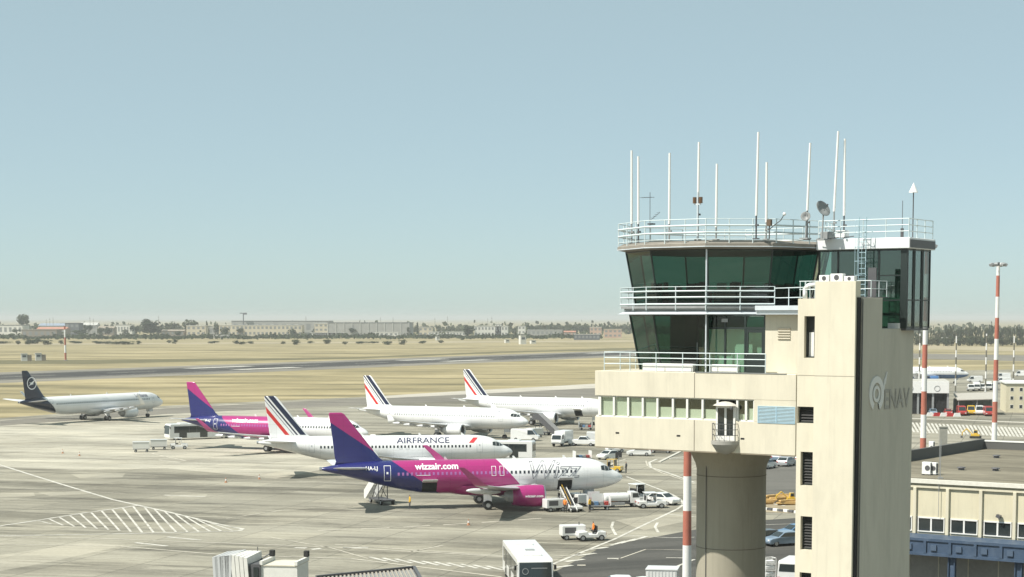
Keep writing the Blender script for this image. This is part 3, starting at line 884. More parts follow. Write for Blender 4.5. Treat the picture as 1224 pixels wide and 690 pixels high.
make_airliner('airliner', 'white airliner with bold dark lettering and striped fin, behind the open cargo doors', (-28.5,265.6,0), R(6.2), AF)
AF2 = dict(AF); AF2['windows'] = mat('cabin_window_pale',(0.30,0.31,0.32),0.2); AF2['nacelle']=1.15
AF2['texts'] = [('AIRFRANCE', sx(13.9), 4.85, 0.8, TG, dict(xs=1.25))]; AF2['bars'] = [(sx(6.2),sx(5.8),4.8,5.4,0.9,TG)]
make_airliner('airliner', 'white airliner with pale lettering, stairs and a white van at its nose', (-27.2,351.5,0), R(-23.9), AF2)
AF3 = dict(AF2); AF3['holds'] = ((8.6,6.8),)
make_airliner('airliner', 'white airliner with pale lettering and open front cargo hold, its nose behind the tower', (-10.1,394.0,0), R(-23.3), AF3)

# long white airliner with dark tail
DKB = (0.010,0.014,0.035)
tail_cut = (-1.0,0,-1.05, (17.7-2.67-31.3)+1.05*5.8)
lh_body = livery('white_dark_tail_body', ACW, [(DKB,[tail_cut])])
LH = dict(body=lh_body, belly=ac_white, wing=wing_grey, tip=ac_white, engine=ac_white, fin=livery('dark_fin',DKB,[]), tailplane=ac_white, doorline=TG, windows=mat('cabin_window_lh',(0.10,0.11,0.13),0.2), cargodoor=ac_white, long=True, nacelle=1.22,
          texts=[('Lufthansa', 17.7+4.27-10.6, 4.9, 1.05, TB, dict(bold=0.012))])
lh, LX, _, lfin = make_airliner('airliner', 'long white airliner with a ringed bird on its black tail', (-111.5,408.1,0), R(60.5), LH)
# ring and bird emblem on the fin's right side
mb = MB(); cxs, czs = LX(33.9), 9.0
mb.lathe([(1.18,-0.02),(1.36,-0.02),(1.36,0.02),(1.18,0.02),(1.18,-0.02)], 36, Matrix.Translation((cxs,-0.24,czs))@Matrix.Rotation(R(90),4,'X'))
mb.build('tail_emblem_ring', TW, lh)
bird = [(-1.0,-0.55),(-0.35,-0.1),(-0.75,0.25),(-0.2,0.15),(0.1,0.3),(0.95,0.72),(0.55,0.2),(0.2,-0.05),(0.75,-0.12),(0.2,-0.25),(-0.3,-0.35)]
mb = MB(); mb.side([(cxs+a*0.95, czs+b*0.95) for a,b in bird], -0.27, -0.22); mb.build('tail_emblem_bird', TW, lh)

# far airliner with blue belly beyond the fire station
bl = livery('white_blue_belly_body', ACW, [((0.05,0.13,0.30),[(0.0,0,-1.0,3.15)])])
BB = dict(AF2); BB.update(body=bl, belly=livery('belly_blue',(0.05,0.13,0.30),[]), engine=livery('engine_blue',(0.05,0.14,0.32),[]), texts=[], bars=[], fin=ac_white)
q = gp(1157,458.5)
make_airliner('airliner', 'white airliner with blue belly and engines beyond the fire station', (q.x-17.5,q.y+1,0), R(-6), BB)
# ---------------------------------------------------------------- control tower
P0 = at(951,600,100.0)
TF = Frame(P0.x, P0.y, R(33))
tower = thing('control_tower', 'cream concrete control tower with green glass cab, lift shaft and round column', 'control tower', (P0.x,P0.y,0), -R(33))
def plaster(name, rgb, seam=None):
    return mat(name, rgb, 0.85, var=0.05, scale=0.9, bump=0.15, bscale=22, stretch=(1,1,0.35), dirt=tuple(x*0.8 for x in rgb), dscale=0.55, dlo=0.5, dhi=0.8, spec=0.2, streak=tuple(x*0.80 for x in rgb))
CREAM = plaster('cream_render', (0.645,0.60,0.485))
CREAM2 = plaster('shaft_render', (0.66,0.615,0.495))
SHADEW = plaster('shaded_side_render', (0.47,0.45,0.385))  # render darkened for the side wall: its shade is put into the colour
CONC = plaster('column_concrete', (0.39,0.36,0.285))
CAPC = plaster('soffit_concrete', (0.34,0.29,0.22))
FRAME = mat('window_frame_white', (0.75,0.74,0.70), 0.5, var=0.05)
DFRAME = mat('dark_green_frame', (0.02,0.03,0.028), 0.4)
RAILM = mat('rail_pale_blue', (0.60,0.68,0.69), 0.45, var=0.06, scale=4)
SILLM = mat('sheet_metal_pale', (0.66,0.71,0.75), 0.4, 0.2, var=0.08, scale=2)
GREENG = glass('tinted_green_glass', (0.13,0.27,0.22), 0.05)
GREENS = [GREENG, glass('tinted_green_glass_pale', (0.19,0.36,0.30), 0.25), glass('tinted_green_glass_deep', (0.10,0.22,0.18), 0.4)]
CLEARG = glass('office_glass', (0.88,0.92,0.87), 0.5)
LOUV = mat('louvre_blue', (0.36,0.52,0.62), 0.5, var=0.08)
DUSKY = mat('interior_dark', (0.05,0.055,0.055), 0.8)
CURT = mat('window_blind', (0.80,0.80,0.73), 0.9, var=0.06, scale=3, stretch=(6,1,1))
XL, XR, VD = -13.36, -0.06, 11.8
zb, zw0, zw1, zt = 15.53, 17.36, 18.59, 20.07
# the cantilevered office floor
mb = MB(); mb.box(XL,XR,0,VD,zb,zw0); lowband = mb.build('lower_wall_band', CREAM, tower, bevel=0.02)
mb = MB(); mb.box(XL,XR,0,VD,zw1,zt); mb.build('upper_wall_band', CREAM, tower, bevel=0.02)
mb = MB(); mb.box(-2.68,XR,0.001,VD-0.01,zw0,zw1); mb.build('end_wall', CREAM, tower)
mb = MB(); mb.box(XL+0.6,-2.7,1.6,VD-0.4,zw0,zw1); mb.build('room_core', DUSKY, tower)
mb = MB(); mb.box(XL+0.04,-2.7,0.10,0.20,zw0,zw0+0.07); mb.box(XL+0.04,-2.7,0.10,0.20,zw1-0.05,zw1); 
mb.box(XL+0.04,XL+0.14,0.2,5.5,zw0,zw0+0.07)
strip = mb.build('window_strip_frame', FRAME, tower)
mull = [716,733,750,767.5,785,803.5,820.6,839,857,880.5,891,901]
mx = [TF.fp(p,488)[0] for p in mull]
for i, x in enumerate(mx):
    mb = MB(); w = 0.13 if i else 0.2; mb.box(x-w/2,x+w/2,0.06,0.22,zw0+0.07,zw1-0.05); mb.build('mullion', FRAME, strip)
for i,(a,b) in enumerate(zip(mx[:-1],mx[1:])):
    if i == 8: continue
    mb = MB(); mb.box(a+0.07,b-0.07,0.145,0.16,zw0+0.07,zw1-0.05); mb.build('pane', CLEARG, strip)
    h = (0.98,0.99,0.99,0.99,0.55,0.5,0.48,0.5,0,0.3,0.6)[i]
    if h: 
        mb = MB(); mb.box(a+0.09,b-0.09,0.22,0.24,zw0+0.04,zw0+0.05+(zw1-zw0-0.12)*h); mb.build('blind', CURT, strip)
# vertical panel joints and a standing seam
for x in (-6.54,):
    mb = MB(); mb.box(x-0.02,x+0.02,-0.012,0.02,zb+0.03,zw0-0.03); mb.box(x-0.02,x+0.02,-0.012,0.02,zw1+0.03,zt-0.02); mb.build('panel_joint', mat('joint_brown',(0.22,0.19,0.15),0.8), tower)
mb = MB(); mb.box(-6.5,XR-0.6,-0.03,0.05,zt-0.001,zt+0.035); mb.build('parapet_flashing', MGREY, tower)
for px,py in ((738,517.5),(811,521),(887.5,524.5)):
    x,z = TF.fp(px,py); mb = MB(); mb.box(x-0.12,x+0.12,-0.015,0.02,z-0.045,z+0.045); mb.build('vent_slot', DARK, tower)
# blue louvre panel
x0,x1 = -2.43,-0.1
mb = MB(); mb.box(x0,x1,-0.03,0.0,17.30,17.34); mb.box(x0,x1,-0.03,0.0,18.22,18.26); mb.box(x0,x0+0.05,-0.03,0,17.34,18.22); mb.box(x1-0.05,x1,-0.03,0,17.34,18.22); mb.box((x0+x1)/2-0.03,(x0+x1)/2+0.03,-0.035,0,17.34,18.22)
lv = mb.build('louvre_panel', LOUV, tower)
for i in range(11):
    z = 17.38+i*0.078
    mb = MB(); mb.cbox(((x0+x1)/2,-0.012,z),(x1-x0-0.1,0.05,0.016),0,0,R(35)); mb.build('slat', LOUV, lv)
# balcony with its double door, shell canopy and bowl
bx = -4.47
mb = MB(); mb.smooth = True; mb.lathe([(0.02,15.42),(0.32,15.5),(0.58,15.68),(0.74,15.9),(0.80,16.02)],20,Matrix.Translation((bx,0,0)),math.pi,2*math.pi); mb.build('balcony_bowl', mat('balcony_grey',(0.33,0.32,0.29),0.8,var=0.08), tower)
mb = MB(); mb.lathe([(0.0,16.02),(0.83,16.02),(0.83,16.22),(0.0,16.22)],20,Matrix.Translation((bx,0,0)),math.pi,2*math.pi); mb.build('balcony_floor', mat('balcony_grey',(0.33,0.32,0.29),0.8,var=0.08), tower)
mb = MB()
for i in range(9):
    a = math.pi+math.pi*i/8; mb.tube((bx+0.78*math.cos(a),0.78*math.sin(a),16.22),(bx+0.78*math.cos(a),0.78*math.sin(a),17.2),0.012,5)
for z in (16.55,16.87,17.2): mb.path([(bx+0.78*math.cos(math.pi+math.pi*i/12),0.78*math.sin(math.pi+math.pi*i/12),z) for i in range(13)],0.018,5)
mb.build('balcony_railing', DGREY, tower)
mb = MB(); mb.box(bx-0.62,bx-0.5,-0.06,0.05,16.23,18.2); mb.box(bx+0.5,bx+0.62,-0.06,0.05,16.23,18.2); mb.box(bx-0.5,bx+0.5,-0.06,0.05,18.08,18.2); mb.box(bx-0.07,bx+0.07,-0.065,0.05,16.23,18.08)
for q in (-1,1): mb.box(bx+q*0.285-0.215,bx+q*0.285+0.215,-0.05,0.04,16.23,16.5)
bd = mb.build('balcony_door', FRAME, tower)
for q in (-1,1):
    mb = MB(); mb.box(bx+q*0.285-0.215,bx+q*0.285+0.215,-0.03,0.03,16.5,18.08); mb.build('pane', CARGLASS, bd)
mb = MB(); mb.smooth = True
mb.loft([[(bx+0.8*math.cos(a)*k, -0.05-0.5*k*abs(math.sin(a)), 18.22+0.24*(1-k*k)) for a in [math.pi+math.pi*i/12 for i in range(13)]] for k in (1,0.8,0.55,0.3,0.05)], cap=False, closed=False)
mb.build('door_canopy', mat('canopy_pale',(0.48,0.46,0.41),0.7,var=0.1), tower)
mb = MB(); mb.tube((bx+0.5,-0.05,18.3),(bx+0.55,-0.35,18.15),0.04,6); mb.ell((bx+0.55,-0.38,18.1),(0.1,0.1,0.12),8,6); mb.build('wall_lamp', DGREY, tower)

# column with flared head
cvp = 6.2; cxp = TF.fp(874,600,cvp)[0]; kc = 1.012
mb = MB(); mb.smooth = True
mb.lathe([(2.12,0),(2.12,14.05),(2.2,14.4),(2.42,14.85),(2.62,15.3),(2.66,15.53)], 48, Matrix.Translation((cxp,cvp,0))); mb.build('column', CONC, tower)
mb = MB()
for z in (9.3,4.6,13.7): mb.lathe([(2.122,z-0.02),(2.135,z-0.02),(2.135,z+0.02),(2.122,z+0.02)],48,Matrix.Translation((cxp,cvp,0)))
mb.build('column_joint', mat('joint_dark',(0.18,0.16,0.13),0.9), tower)
mb = MB(); mb.tube((cxp-0.6,cvp-2.08,0.2),(cxp-0.6,cvp-2.08,15.0),0.025,6); mb.build('lightning_conductor', DGREY, tower)
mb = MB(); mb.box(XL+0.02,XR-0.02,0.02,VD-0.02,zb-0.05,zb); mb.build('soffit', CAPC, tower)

# lift and stair shaft: recessed strip, main block, side wall
z_a, z_b, z_c, z_d = 24.25, 25.17, 24.3, 22.6
xs = 3.77
def wall_with_holes(name, x0, x1, v0, v1, z0, z1, holes, m):
    """front-facing wall of thickness v0..v1 with real openings (x0,x1,z0,z1)"""
    zs = sorted(set([z0,z1]+[h[2] for h in holes]+[h[3] for h in holes])); mb = MB()
    for a,b in zip(zs[:-1],zs[1:]):
        hs = sorted([(h[0],h[1]) for h in holes if h[2] <= a+1e-6 and h[3] >= b-1e-6])
        cx = x0
        for h0,h1 in hs:
            if h0 > cx: mb.box(cx,h0,v0,v1,a,b)
            cx = h1
        if cx < x1: mb.box(cx,x1,v0,v1,a,b)
    return mb.build(name, m, tower)
holes = []
for (pa,pb) in (((957,540),(971,581)),((957,617),(970.5,658)),((961.5,378),(975,428)),((953,486),(973.5,506.5))):
    a = TF.fp(*pa); b = TF.fp(*pb); holes.append((a[0],min(b[0],1.14),b[1],a[1]))
holes.append((0.3,1.02,4.0,6.0)); holes.append((0.3,1.02,7.2,9.0))
wall_with_holes('stair_wall', 0.0, 1.2, 0.0, 0.35, 0, z_a, holes, CREAM2)
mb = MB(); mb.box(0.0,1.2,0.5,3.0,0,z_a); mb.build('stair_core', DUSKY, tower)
for i,h in enumerate(holes):
    w = MB(); w.box(h[0]+0.02,h[1]-0.02,0.24,0.28,h[2]+0.02,h[2]+0.08); w.box(h[0]+0.02,h[1]-0.02,0.24,0.28,h[3]-0.06,h[3]-0.02); w.box(h[0]+0.02,h[0]+0.07,0.24,0.28,h[2]+0.08,h[3]-0.06); w.box(h[1]-0.07,h[1]-0.02,0.24,0.28,h[2]+0.08,h[3]-0.06)
    wn_ = w.build('stair_window', DFRAME, tower)
    n = 0 if i == 2 else int((h[3]-h[2])/0.16)
    for k in range(n):
        s_ = MB(); z = h[2]+0.12+k*0.16
        s_.cbox(((h[0]+h[1])/2,0.26,z),(h[1]-h[0]-0.14,0.09,0.015),0,0,R(40)); s_.build('slat', mat('slat_black',(0.03,0.03,0.03),0.6), wn_)
mb = MB(); mb.box(0.5,0.8,0.42,0.46,21.05,22.4); mb.build('leaning_panel', WHITE, tower)
mb = MB(); mb.box(1.2,3.62,-0.35,0.3,0,z_b); mb.build('lift_shaft', CREAM2, tower, bevel=0.015)
mb = MB(); mb.box(3.62,3.70,-0.18,0.2,0,z_c); mb.build('shadow_joint', DARK, tower)
mb = MB(); mb.box(1.0,xs,0.3,2.9,0,z_c); mb.box(1.0,xs,2.9,7.4,0,z_d); mb.build('side_wall', SHADEW, tower, bevel=0.015)
mb = MB(); mb.box(1.2,3.64,-0.36,0.02,20.02,20.05); mb.box(0.02,1.19,-0.012,0.02,20.02,20.05); mb.build('string_joint', mat('joint_tan',(0.40,0.36,0.29),0.9), tower)
mb = MB(); mb.tube((xs+0.03,0.22,0.3),(xs+0.03,0.22,24.2),0.03,6); mb.build('drain_pipe', DGREY, tower)
# plant on top of the shaft
for (a,b,c_,d,e) in ((1.35,1.95,-0.2,0.2,0.35),(2.0,2.75,-0.15,0.22,0.42),(2.85,3.45,-0.2,0.15,0.28)):
    mb = MB(); mb.box(a,b,c_,d,z_b,z_b+e); ac = mb.build('cooling_unit', WHITE, tower, bevel=0.02)
    mb = MB(); mb.tube(((a+b)/2,c_-0.012,z_b+e/2),((a+b)/2,c_,z_b+e/2),e*0.36,14); mb.build('fan_grille', DGREY, ac)
mb = MB(); mb.smooth = True; mb.path([(0.35,0.15,z_a),(0.35,0.15,z_a+0.55),(0.6,0.15,z_a+0.75),(1.1,0.15,z_a+0.78)],0.13,10); mb.build('vent_duct', WHITE, tower)
for x in (0.1,0.4,0.7,1.0):
    mb = MB(); mb.tube((x,0.05,z_a),(x,0.05,z_a+0.95),0.025,6); mb.build('rail_post', RAILM, tower)
mb = MB(); mb.tube((0.05,0.05,z_a+0.95),(1.18,0.05,z_a+0.95),0.025,6); mb.tube((0.05,0.05,z_a+0.5),(1.18,0.05,z_a+0.5),0.02,6); mb.build('rail', RAILM, tower)

# lettering and round emblem on the shaded side wall
LETT = mat('relief_letter', (0.30,0.29,0.26), 0.6); LETL = mat('emblem_pale', (0.62,0.62,0.60), 0.5)
me = text_tris('ENAV', 1.55, 0.02, xs=0.92)
v0,z0 = TF.sp(1056,489,xs)
for v in me.vertices: v.co = Vector((xs+0.03+v.co.z, v0+v.co.x, z0+v.co.y))
me.materials.clear(); me.materials.append(LETT); link('wall_lettering', me, tower)
vc,zc = TF.sp(1047,471,xs)
Mr = Matrix.Translation((xs+0.03,vc,zc))@Matrix.Rotation(R(90),4,'Y')
mb = MB(); mb.lathe([(0.62,-0.03),(0.98,-0.03),(0.98,0.03),(0.62,0.03),(0.62,-0.03)],30,Mr,R(25),R(330)); em = mb.build('wall_emblem', LETL, tower)
mb = MB(); mb.lathe([(0.28,-0.02),(0.46,-0.02),(0.46,0.03),(0.28,0.03),(0.28,-0.02)],24,Mr); mb.build('emblem_ring', LETL, em)
mb = MB()
for k in range(3): mb.cbox((xs+0.03,vc+0.95+k*0.16,zc+0.35+0.25*k),(0.05,0.1,1.0-0.15*k),0,0,R(-18))
mb.build('emblem_wing', LETL, em)

# decagonal cab
DC = (-7.88, 6.2)
def dec(Rr, k): 
    a = R(-90-18+36*k); return (DC[0]+Rr*math.cos(a), DC[1]+Rr*math.sin(a))
# terrace floor in front is the slab top; lower glazing only on the facets that stand free (k = -3..-1), then the recessed wall
zl0, zl1 = 20.08, 23.38
cabl = MB()
for k in range(-4,2):
    a,b = dec(5.22,k), dec(5.86,k)
    cabl.tube((a[0],a[1],zl0),(b[0],b[1],zl1),0.06,6)
    if k < 1:
        b2 = dec(5.86,k+1); cabl.tube((b[0],b[1],zl1-0.03),(b2[0],b2[1],zl1-0.03),0.05,6)
low = cabl.build('lower_glazing_frame', DFRAME, tower)
for k in range(-4,1):
    a0,a1,b0,b1 = dec(5.20,k),dec(5.20,k+1),dec(5.84,k),dec(5.84,k+1)
    mb = MB(); mb.poly([(a0[0],a0[1],zl0),(a1[0],a1[1],zl0),(b1[0],b1[1],zl1),(b0[0],b0[1],zl1)]); mb.build('pane', GREENG, low)
mb = MB(); mb.prism([dec(3.4,k) for k in range(10)], zl0, zl1); mb.build('lower_core', mat('core_teal',(0.06,0.10,0.085),0.8), tower)
pk = dec(5.86,1)
mb = MB(); mb.tube((pk[0]+0.05,pk[1]-0.25,zl0),(pk[0]+0.05,pk[1]-0.25,27.1),0.05,8); mb.build('corner_post', SILLM, tower)
# recessed glazed wall with door
wv = 1.0
xs_ = [TF.fp(p,410,wv)[0] for p in (834,843,867,891,914.5)]
mb = MB()
for x in xs_: mb.box(x-0.05,x+0.05,wv-0.06,wv+0.06,zl0,zl1)
mb.box(xs_[0],xs_[-1],wv-0.05,wv+0.05,22.55,22.67); mb.box(xs_[0],xs_[-1],wv-0.05,wv+0.05,zl1-0.08,zl1)
gw = mb.build('terrace_glazing', DFRAME, tower)
ROOMG = glass('terrace_glass', (0.72,0.84,0.78), 0.5)
for i,(a,b) in enumerate(zip(xs_[:-1],xs_[1:])):
    if i < 3:
        mb = MB(); mb.box(a+0.06,b-0.06,wv-0.01,wv+0.01,zl0,22.55); mb.build('pane', ROOMG, gw)
    mb = MB(); mb.box(a+0.06,b-0.06,wv-0.01,wv+0.01,22.67,zl1-0.09); mb.build('pane', GREENG, gw)
a,b = xs_[3]+0.06,xs_[4]-0.06
mb = MB(); mb.box(a,a+0.14,wv-0.04,wv+0.03,zl0,22.54); mb.box(b-0.14,b,wv-0.04,wv+0.03,zl0,22.54); mb.box(a+0.14,b-0.14,wv-0.04,wv+0.03,22.36,22.54); mb.box(a+0.14,b-0.14,wv-0.04,wv+0.03,zl0,21.2)
dr = mb.build('terrace_door', DFRAME, tower)
mb = MB(); mb.box(a+0.14,b-0.14,wv-0.01,wv+0.01,21.2,22.36); mb.build('pane', ROOMG, dr)
mb = MB(); mb.tube((a+0.08,wv-0.09,21.05),(a+0.08,wv-0.09,21.2),0.015,6); mb.build('handle', STEEL, dr)
mb = MB(); mb.box(xs_[0],xs_[-1]+0.1,wv+0.5,wv+0.6,zl0,zl1); mb.build('room_back_wall', mat('room_wall_pale',(0.55,0.63,0.56),0.9), tower)
mb = MB(); mb.box((xs_[1]+xs_[2])/2+0.45,(xs_[1]+xs_[2])/2+0.85,wv-0.09,wv-0.06,22.95,23.15); mb.build('wall_plate', MGREY, tower)
mb = MB(); mb.box(xs_[-1]+0.06,0.0,wv-0.1,wv+2.2,zl0,zl1); rw_ = mb.build('terrace_wall', CREAM, tower)
gx0,gz0 = TF.fp(930,405,wv-0.1); gx1,gz1 = TF.fp(945,393,wv-0.1)
for k in range(5):
    mb = MB(); mb.cbox(((gx0+gx1)/2,wv-0.13,gz0+(gz1-gz0)*k/4),(gx1-gx0,0.08,0.05),0,0,R(30)); mb.build('wall_grille_slat', mat('grille_stone',(0.55,0.50,0.40),0.8), rw_)
# ring balcony
ks = list(range(-5,5))
def ring_poly(Ro, Ri, k0, k1):
    return [dec(Ro,k) for k in range(k0,k1+1)] + [dec(Ri,k) for k in range(k1,k0-1,-1)]
mb = MB(); mb.prism([dec(6.42,k) for k in range(10)], 23.74, 23.88); mb.build('balcony_deck', MGREY, tower)
mb = MB(); mb.loft([[(*dec(rr,k),zz) for k in range(10)] for rr,zz in ((5.9,23.385),(6.56,23.40),(6.56,23.43),(6.1,23.62))]); mb.build('eaves_fascia', SILLM, tower)
mb = MB(); mb.prism([dec(6.2,k) for k in range(10)], 23.62, 23.74); mb.build('deck_soffit', mat('soffit_grey',(0.30,0.32,0.31),0.7,var=0.1), tower)
x_end = 0.1
mb = MB(); p4 = dec(6.3,2); mb.box(p4[0],x_end,0.2,2.2,23.62,23.88); mb.box(p4[0],x_end,0.32,2.2,23.39,23.60); mb.build('deck_bridge', SILLM, tower)
def railing(pts, z0, hts, rr, name='railing', post_every=None, mid=True, thick=None):
    mb = MB()
    for j,h in enumerate(hts):
        mb.path([(p[0],p[1],z0+h) for p in pts], (thick or [rr]*9)[j], 6)
    r_ = mb.build(name, RAILM, tower)
    for a,b in zip(pts[:-1],pts[1:]):
        d = math.hypot(b[0]-a[0],b[1]-a[1]); n = max(1,round(d/(post_every or 2.0)))
        for i in range(n):
            f = i/n; m_ = MB(); m_.tube((a[0]+(b[0]-a[0])*f,a[1]+(b[1]-a[1])*f,z0-0.25),(a[0]+(b[0]-a[0])*f,a[1]+(b[1]-a[1])*f,z0+hts[-1]),rr*1.05,6); m_.build('post', RAILM, r_)
    a = pts[-1]; m_ = MB(); m_.tube((a[0],a[1],z0-0.05),(a[0],a[1],z0+hts[-1]),rr*1.05,6); m_.build('post', RAILM, r_)
    return r_
rp = [dec(6.42,k) for k in range(-4,3)]
railing(rp, 23.88, (0.10,0.50,0.85,1.10), 0.035, post_every=2.0, thick=[0.06,0.05,0.05,0.02])
railing([dec(6.42,2),(x_end,0.45)], 23.88, (0.45,1.0), 0.03, post_every=1.6)
# cab glazing
zc0, zc1 = 23.9, 27.12
mb = MB()
for k in range(10):
    a,b = dec(5.50,k), dec(6.10,k); mb.tube((a[0],a[1],zc0),(b[0],b[1],zc1),0.055,6)
    a2,b2 = dec(5.50,k+1), dec(6.10,k+1)
    mb.tube((b[0],b[1],zc1-0.03),(b2[0],b2[1],zc1-0.03),0.05,6); mb.tube((a[0],a[1],zc0+0.05),(a2[0],a2[1],zc0+0.05),0.06,6)
cab = mb.build('control_cab', DFRAME, tower)
for k in range(10):
    a0,a1,b0,b1 = dec(5.49,k),dec(5.49,k+1),dec(6.09,k),dec(6.09,k+1)
    mb = MB(); mb.poly([(a0[0],a0[1],zc0),(a1[0],a1[1],zc0),(b1[0],b1[1],zc1),(b0[0],b0[1],zc1)]); mb.build('pane', GREENS[(k*7)%3], cab)
mb = MB(); mb.prism([dec(5.3,k) for k in range(10)], 23.89, 23.95); mb.build('cab_floor', DUSKY, tower)
mb = MB(); mb.prism([dec(5.9,k) for k in range(10)], 27.04, 27.1); mb.build('cab_ceiling', mat('ceiling_grey',(0.22,0.24,0.23),0.9), tower)
# desks, screens and chairs inside
rnd = random.Random(5)
for k in range(-2,5):
    a,b = dec(4.6,k),dec(4.6,k+1); mxx,myy = (a[0]+b[0])/2,(a[1]+b[1])/2; ang = math.atan2(b[1]-a[1],b[0]-a[0])
    mb = MB(); mb.cbox((mxx,myy,24.35),(2.5,0.8,0.8),ang); desk = mb.build('console', DGREY, tower)
    for j in range(3):
        f = 0.2+0.3*j; mb = MB(); mb.cbox((a[0]+(b[0]-a[0])*f,a[1]+(b[1]-a[1])*f,24.95+rnd.uniform(-0.08,0.15)),(0.55,0.08,0.4),ang); mb.build('screen', DGREY if j else MGREY, desk)
for (dx,dy) in ((-1.2,-1.6),(1.4,-1.9),(2.5,0.5)):
    mb = MB(); mb.cbox((DC[0]+dx,DC[1]+dy,24.5),(0.5,0.5,0.12)); mb.cbox((DC[0]+dx,DC[1]+dy+0.25,24.9),(0.5,0.1,0.75)); mb.tube((DC[0]+dx,DC[1]+dy,23.95),(DC[0]+dx,DC[1]+dy,24.45),0.05,6); mb.build('operator_chair', DGREY, tower)
mb = MB(); mb.cbox((DC[0]+0.3,DC[1]+3.3,24.5),(2.2,0.3,1.1)); mb.build('equipment_rack', DGREY, tower)
# roof: sloping eaves, deck, railing
mb = MB(); ro = [dec(6.62,k) for k in range(10)]; ri = [dec(6.12,k) for k in range(10)]
mb.loft([[(p[0],p[1],27.12) for p in ri],[(p[0],p[1],27.22) for p in ro],[(p[0],p[1],27.42) for p in ro],[(p[0],p[1],27.62) for p in [dec(6.2,k) for k in range(10)]]])
mb.build('roof', mat('roof_brown_sheet',(0.26,0.235,0.20),0.6,var=0.12,scale=2), tower)
mb = MB(); 
for k in range(10):
    a,b = dec(6.63,k),dec(6.63,k+1); mb.tube((a[0],a[1],27.24),(b[0],b[1],27.24),0.03,5)
mb.build('gutter', SILLM, tower)
rp = [dec(6.55,k) for k in range(-5,5)]
railing(rp, 27.62, (0.05,0.42,0.82,1.18), 0.035, name='roof_railing', post_every=1.35, thick=[0.02,0.06,0.06,0.025])
mb = MB()
a,b = dec(6.2,3),dec(6.55,3); mb.tube((dec(5.6,3)[0],dec(5.6,3)[1],23.9),(b[0],b[1],27.3),0.05,6); mb.tube((dec(5.75,3)[0]+0.3,dec(5.75,3)[1],23.9),(b[0]+0.3,b[1],27.3),0.05,6)
for i in range(10):
    f=i/10; mb.tube((dec(5.6,3)[0]*(1-f)+b[0]*f,dec(5.6,3)[1]*(1-f)+b[1]*f,23.9+3.4*f),(dec(5.75,3)[0]*(1-f)+b[0]*f+0.3,dec(5.75,3)[1]*(1-f)+b[1]*f,23.9+3.4*f),0.025,5)
mb.build('sloping_ladder', DGREY, tower)
# terrace railing, bench boxes, plant pot
railing([(-12.83,5.6),(-12.83,0.22),(-2.09,0.22)], zt, (0.42,0.78,1.10), 0.032, name='terrace_railing', post_every=1.95)
for (pa,pb,v) in ((768,828,0.75),(849,881,0.7)):
    a = TF.fp(pa,440,v)[0]; b = TF.fp(pb,440,v)[0]
    mb = MB(); mb.box(a,b,v,v+0.5,zt+0.01,zt+0.46); mb.build('terrace_box', WHITE, tower, bevel=0.015)
a = TF.fp(842,440,0.7)[0]
mb = MB(); mb.lathe([(0.12,zt),(0.18,zt+0.3),(0.15,zt+0.3)],12,Matrix.Translation((a,0.8,0)))
for i in range(40):
    an=rnd.uniform(0,6.28); l=rnd.uniform(0.15,0.4); p=Vector((a,0.8,zt+0.3)); q=p+Vector((math.cos(an)*l*0.7,math.sin(an)*l*0.7,l)); mb.tube(p,q,0.02,4,0.004)
mb.build('potted_plant', mat('plant_dark',(0.05,0.07,0.03),0.8), tower)

# glass lobby beside the cab
yb0,yb1,xb0,xb1,zb0,zb1 = 5.55,8.9,-1.4,4.05,22.6,27.1
LOBG = glass('lobby_glass', (0.46,0.62,0.56), 0.7)
mb = MB()
xm = [-1.4,-0.2,1.1,2.35,3.75,4.05]
for x in xm: mb.box(x-0.05,x+0.05,yb0-0.05,yb0+0.05,zb0,zb1)
for z in (zb0+0.06,24.2,25.6,zb1-0.06): mb.box(xb0,xb1,yb0-0.03,yb0+0.03,z-0.04,z+0.04)
mb.box(3.70,4.1,yb0-0.06,yb0+0.12,zb0,zb1)
for y in (yb0+0.9,yb0+1.1,yb0+2.1,yb0+2.3,yb1): mb.box(xb1-0.05,xb1+0.05,y-0.04,y+0.04,zb0,zb1)
for z in (zb0+0.06,24.2,zb1-0.06): mb.box(xb1-0.03,xb1+0.03,yb0,yb1,z-0.04,z+0.04)
lob = mb.build('glass_lobby', DFRAME, tower)
for a,b in zip(xm[:-2],xm[1:-1]):
    for z0,z1 in ((zb0+0.1,24.16),(24.24,25.56),(25.64,zb1-0.1)):
        mb = MB(); mb.box(a+0.05,b-0.05,yb0-0.01,yb0+0.01,z0,z1); mb.build('pane', LOBG, lob)
DG2 = glass('lobby_side_glass', (0.40,0.45,0.43), 0.5)
for a,b in ((yb0+0.12,yb0+0.86),(yb0+1.14,yb0+2.06),(yb0+2.34,yb1-0.04)):
    for z0,z1 in ((zb0+0.1,24.16),(24.24,zb1-0.1)):
        mb = MB(); mb.box(xb1-0.01,xb1+0.01,a,b,z0,z1); mb.build('pane', DG2, lob)
mb = MB(); mb.box(xb0,xb1,yb0,yb1,zb0-0.12,zb0); mb.build('lobby_floor', DGREY, tower)
mb = MB(); mb.box(xb0+0.1,xb1-0.6,yb0+1.4,yb0+1.5,zb0,zb1); mb.build('lobby_blind', mat('blind_sage',(0.42,0.50,0.44),0.9,var=0.04), tower)
mb = MB(); mb.box(xb0-0.1,xb1+0.25,yb0-0.25,yb1+0.2,zb1,zb1+0.62); lr = mb.build('lobby_roof', mat('fascia_white',(0.74,0.76,0.77),0.5,var=0.06,scale=1), tower, bevel=0.03)
mb = MB(); mb.box(xb1+0.25,xb1+0.27,yb0-0.2,yb1+0.15,zb1+0.05,zb1+0.5); mb.build('side_fascia', DGREY, lr)
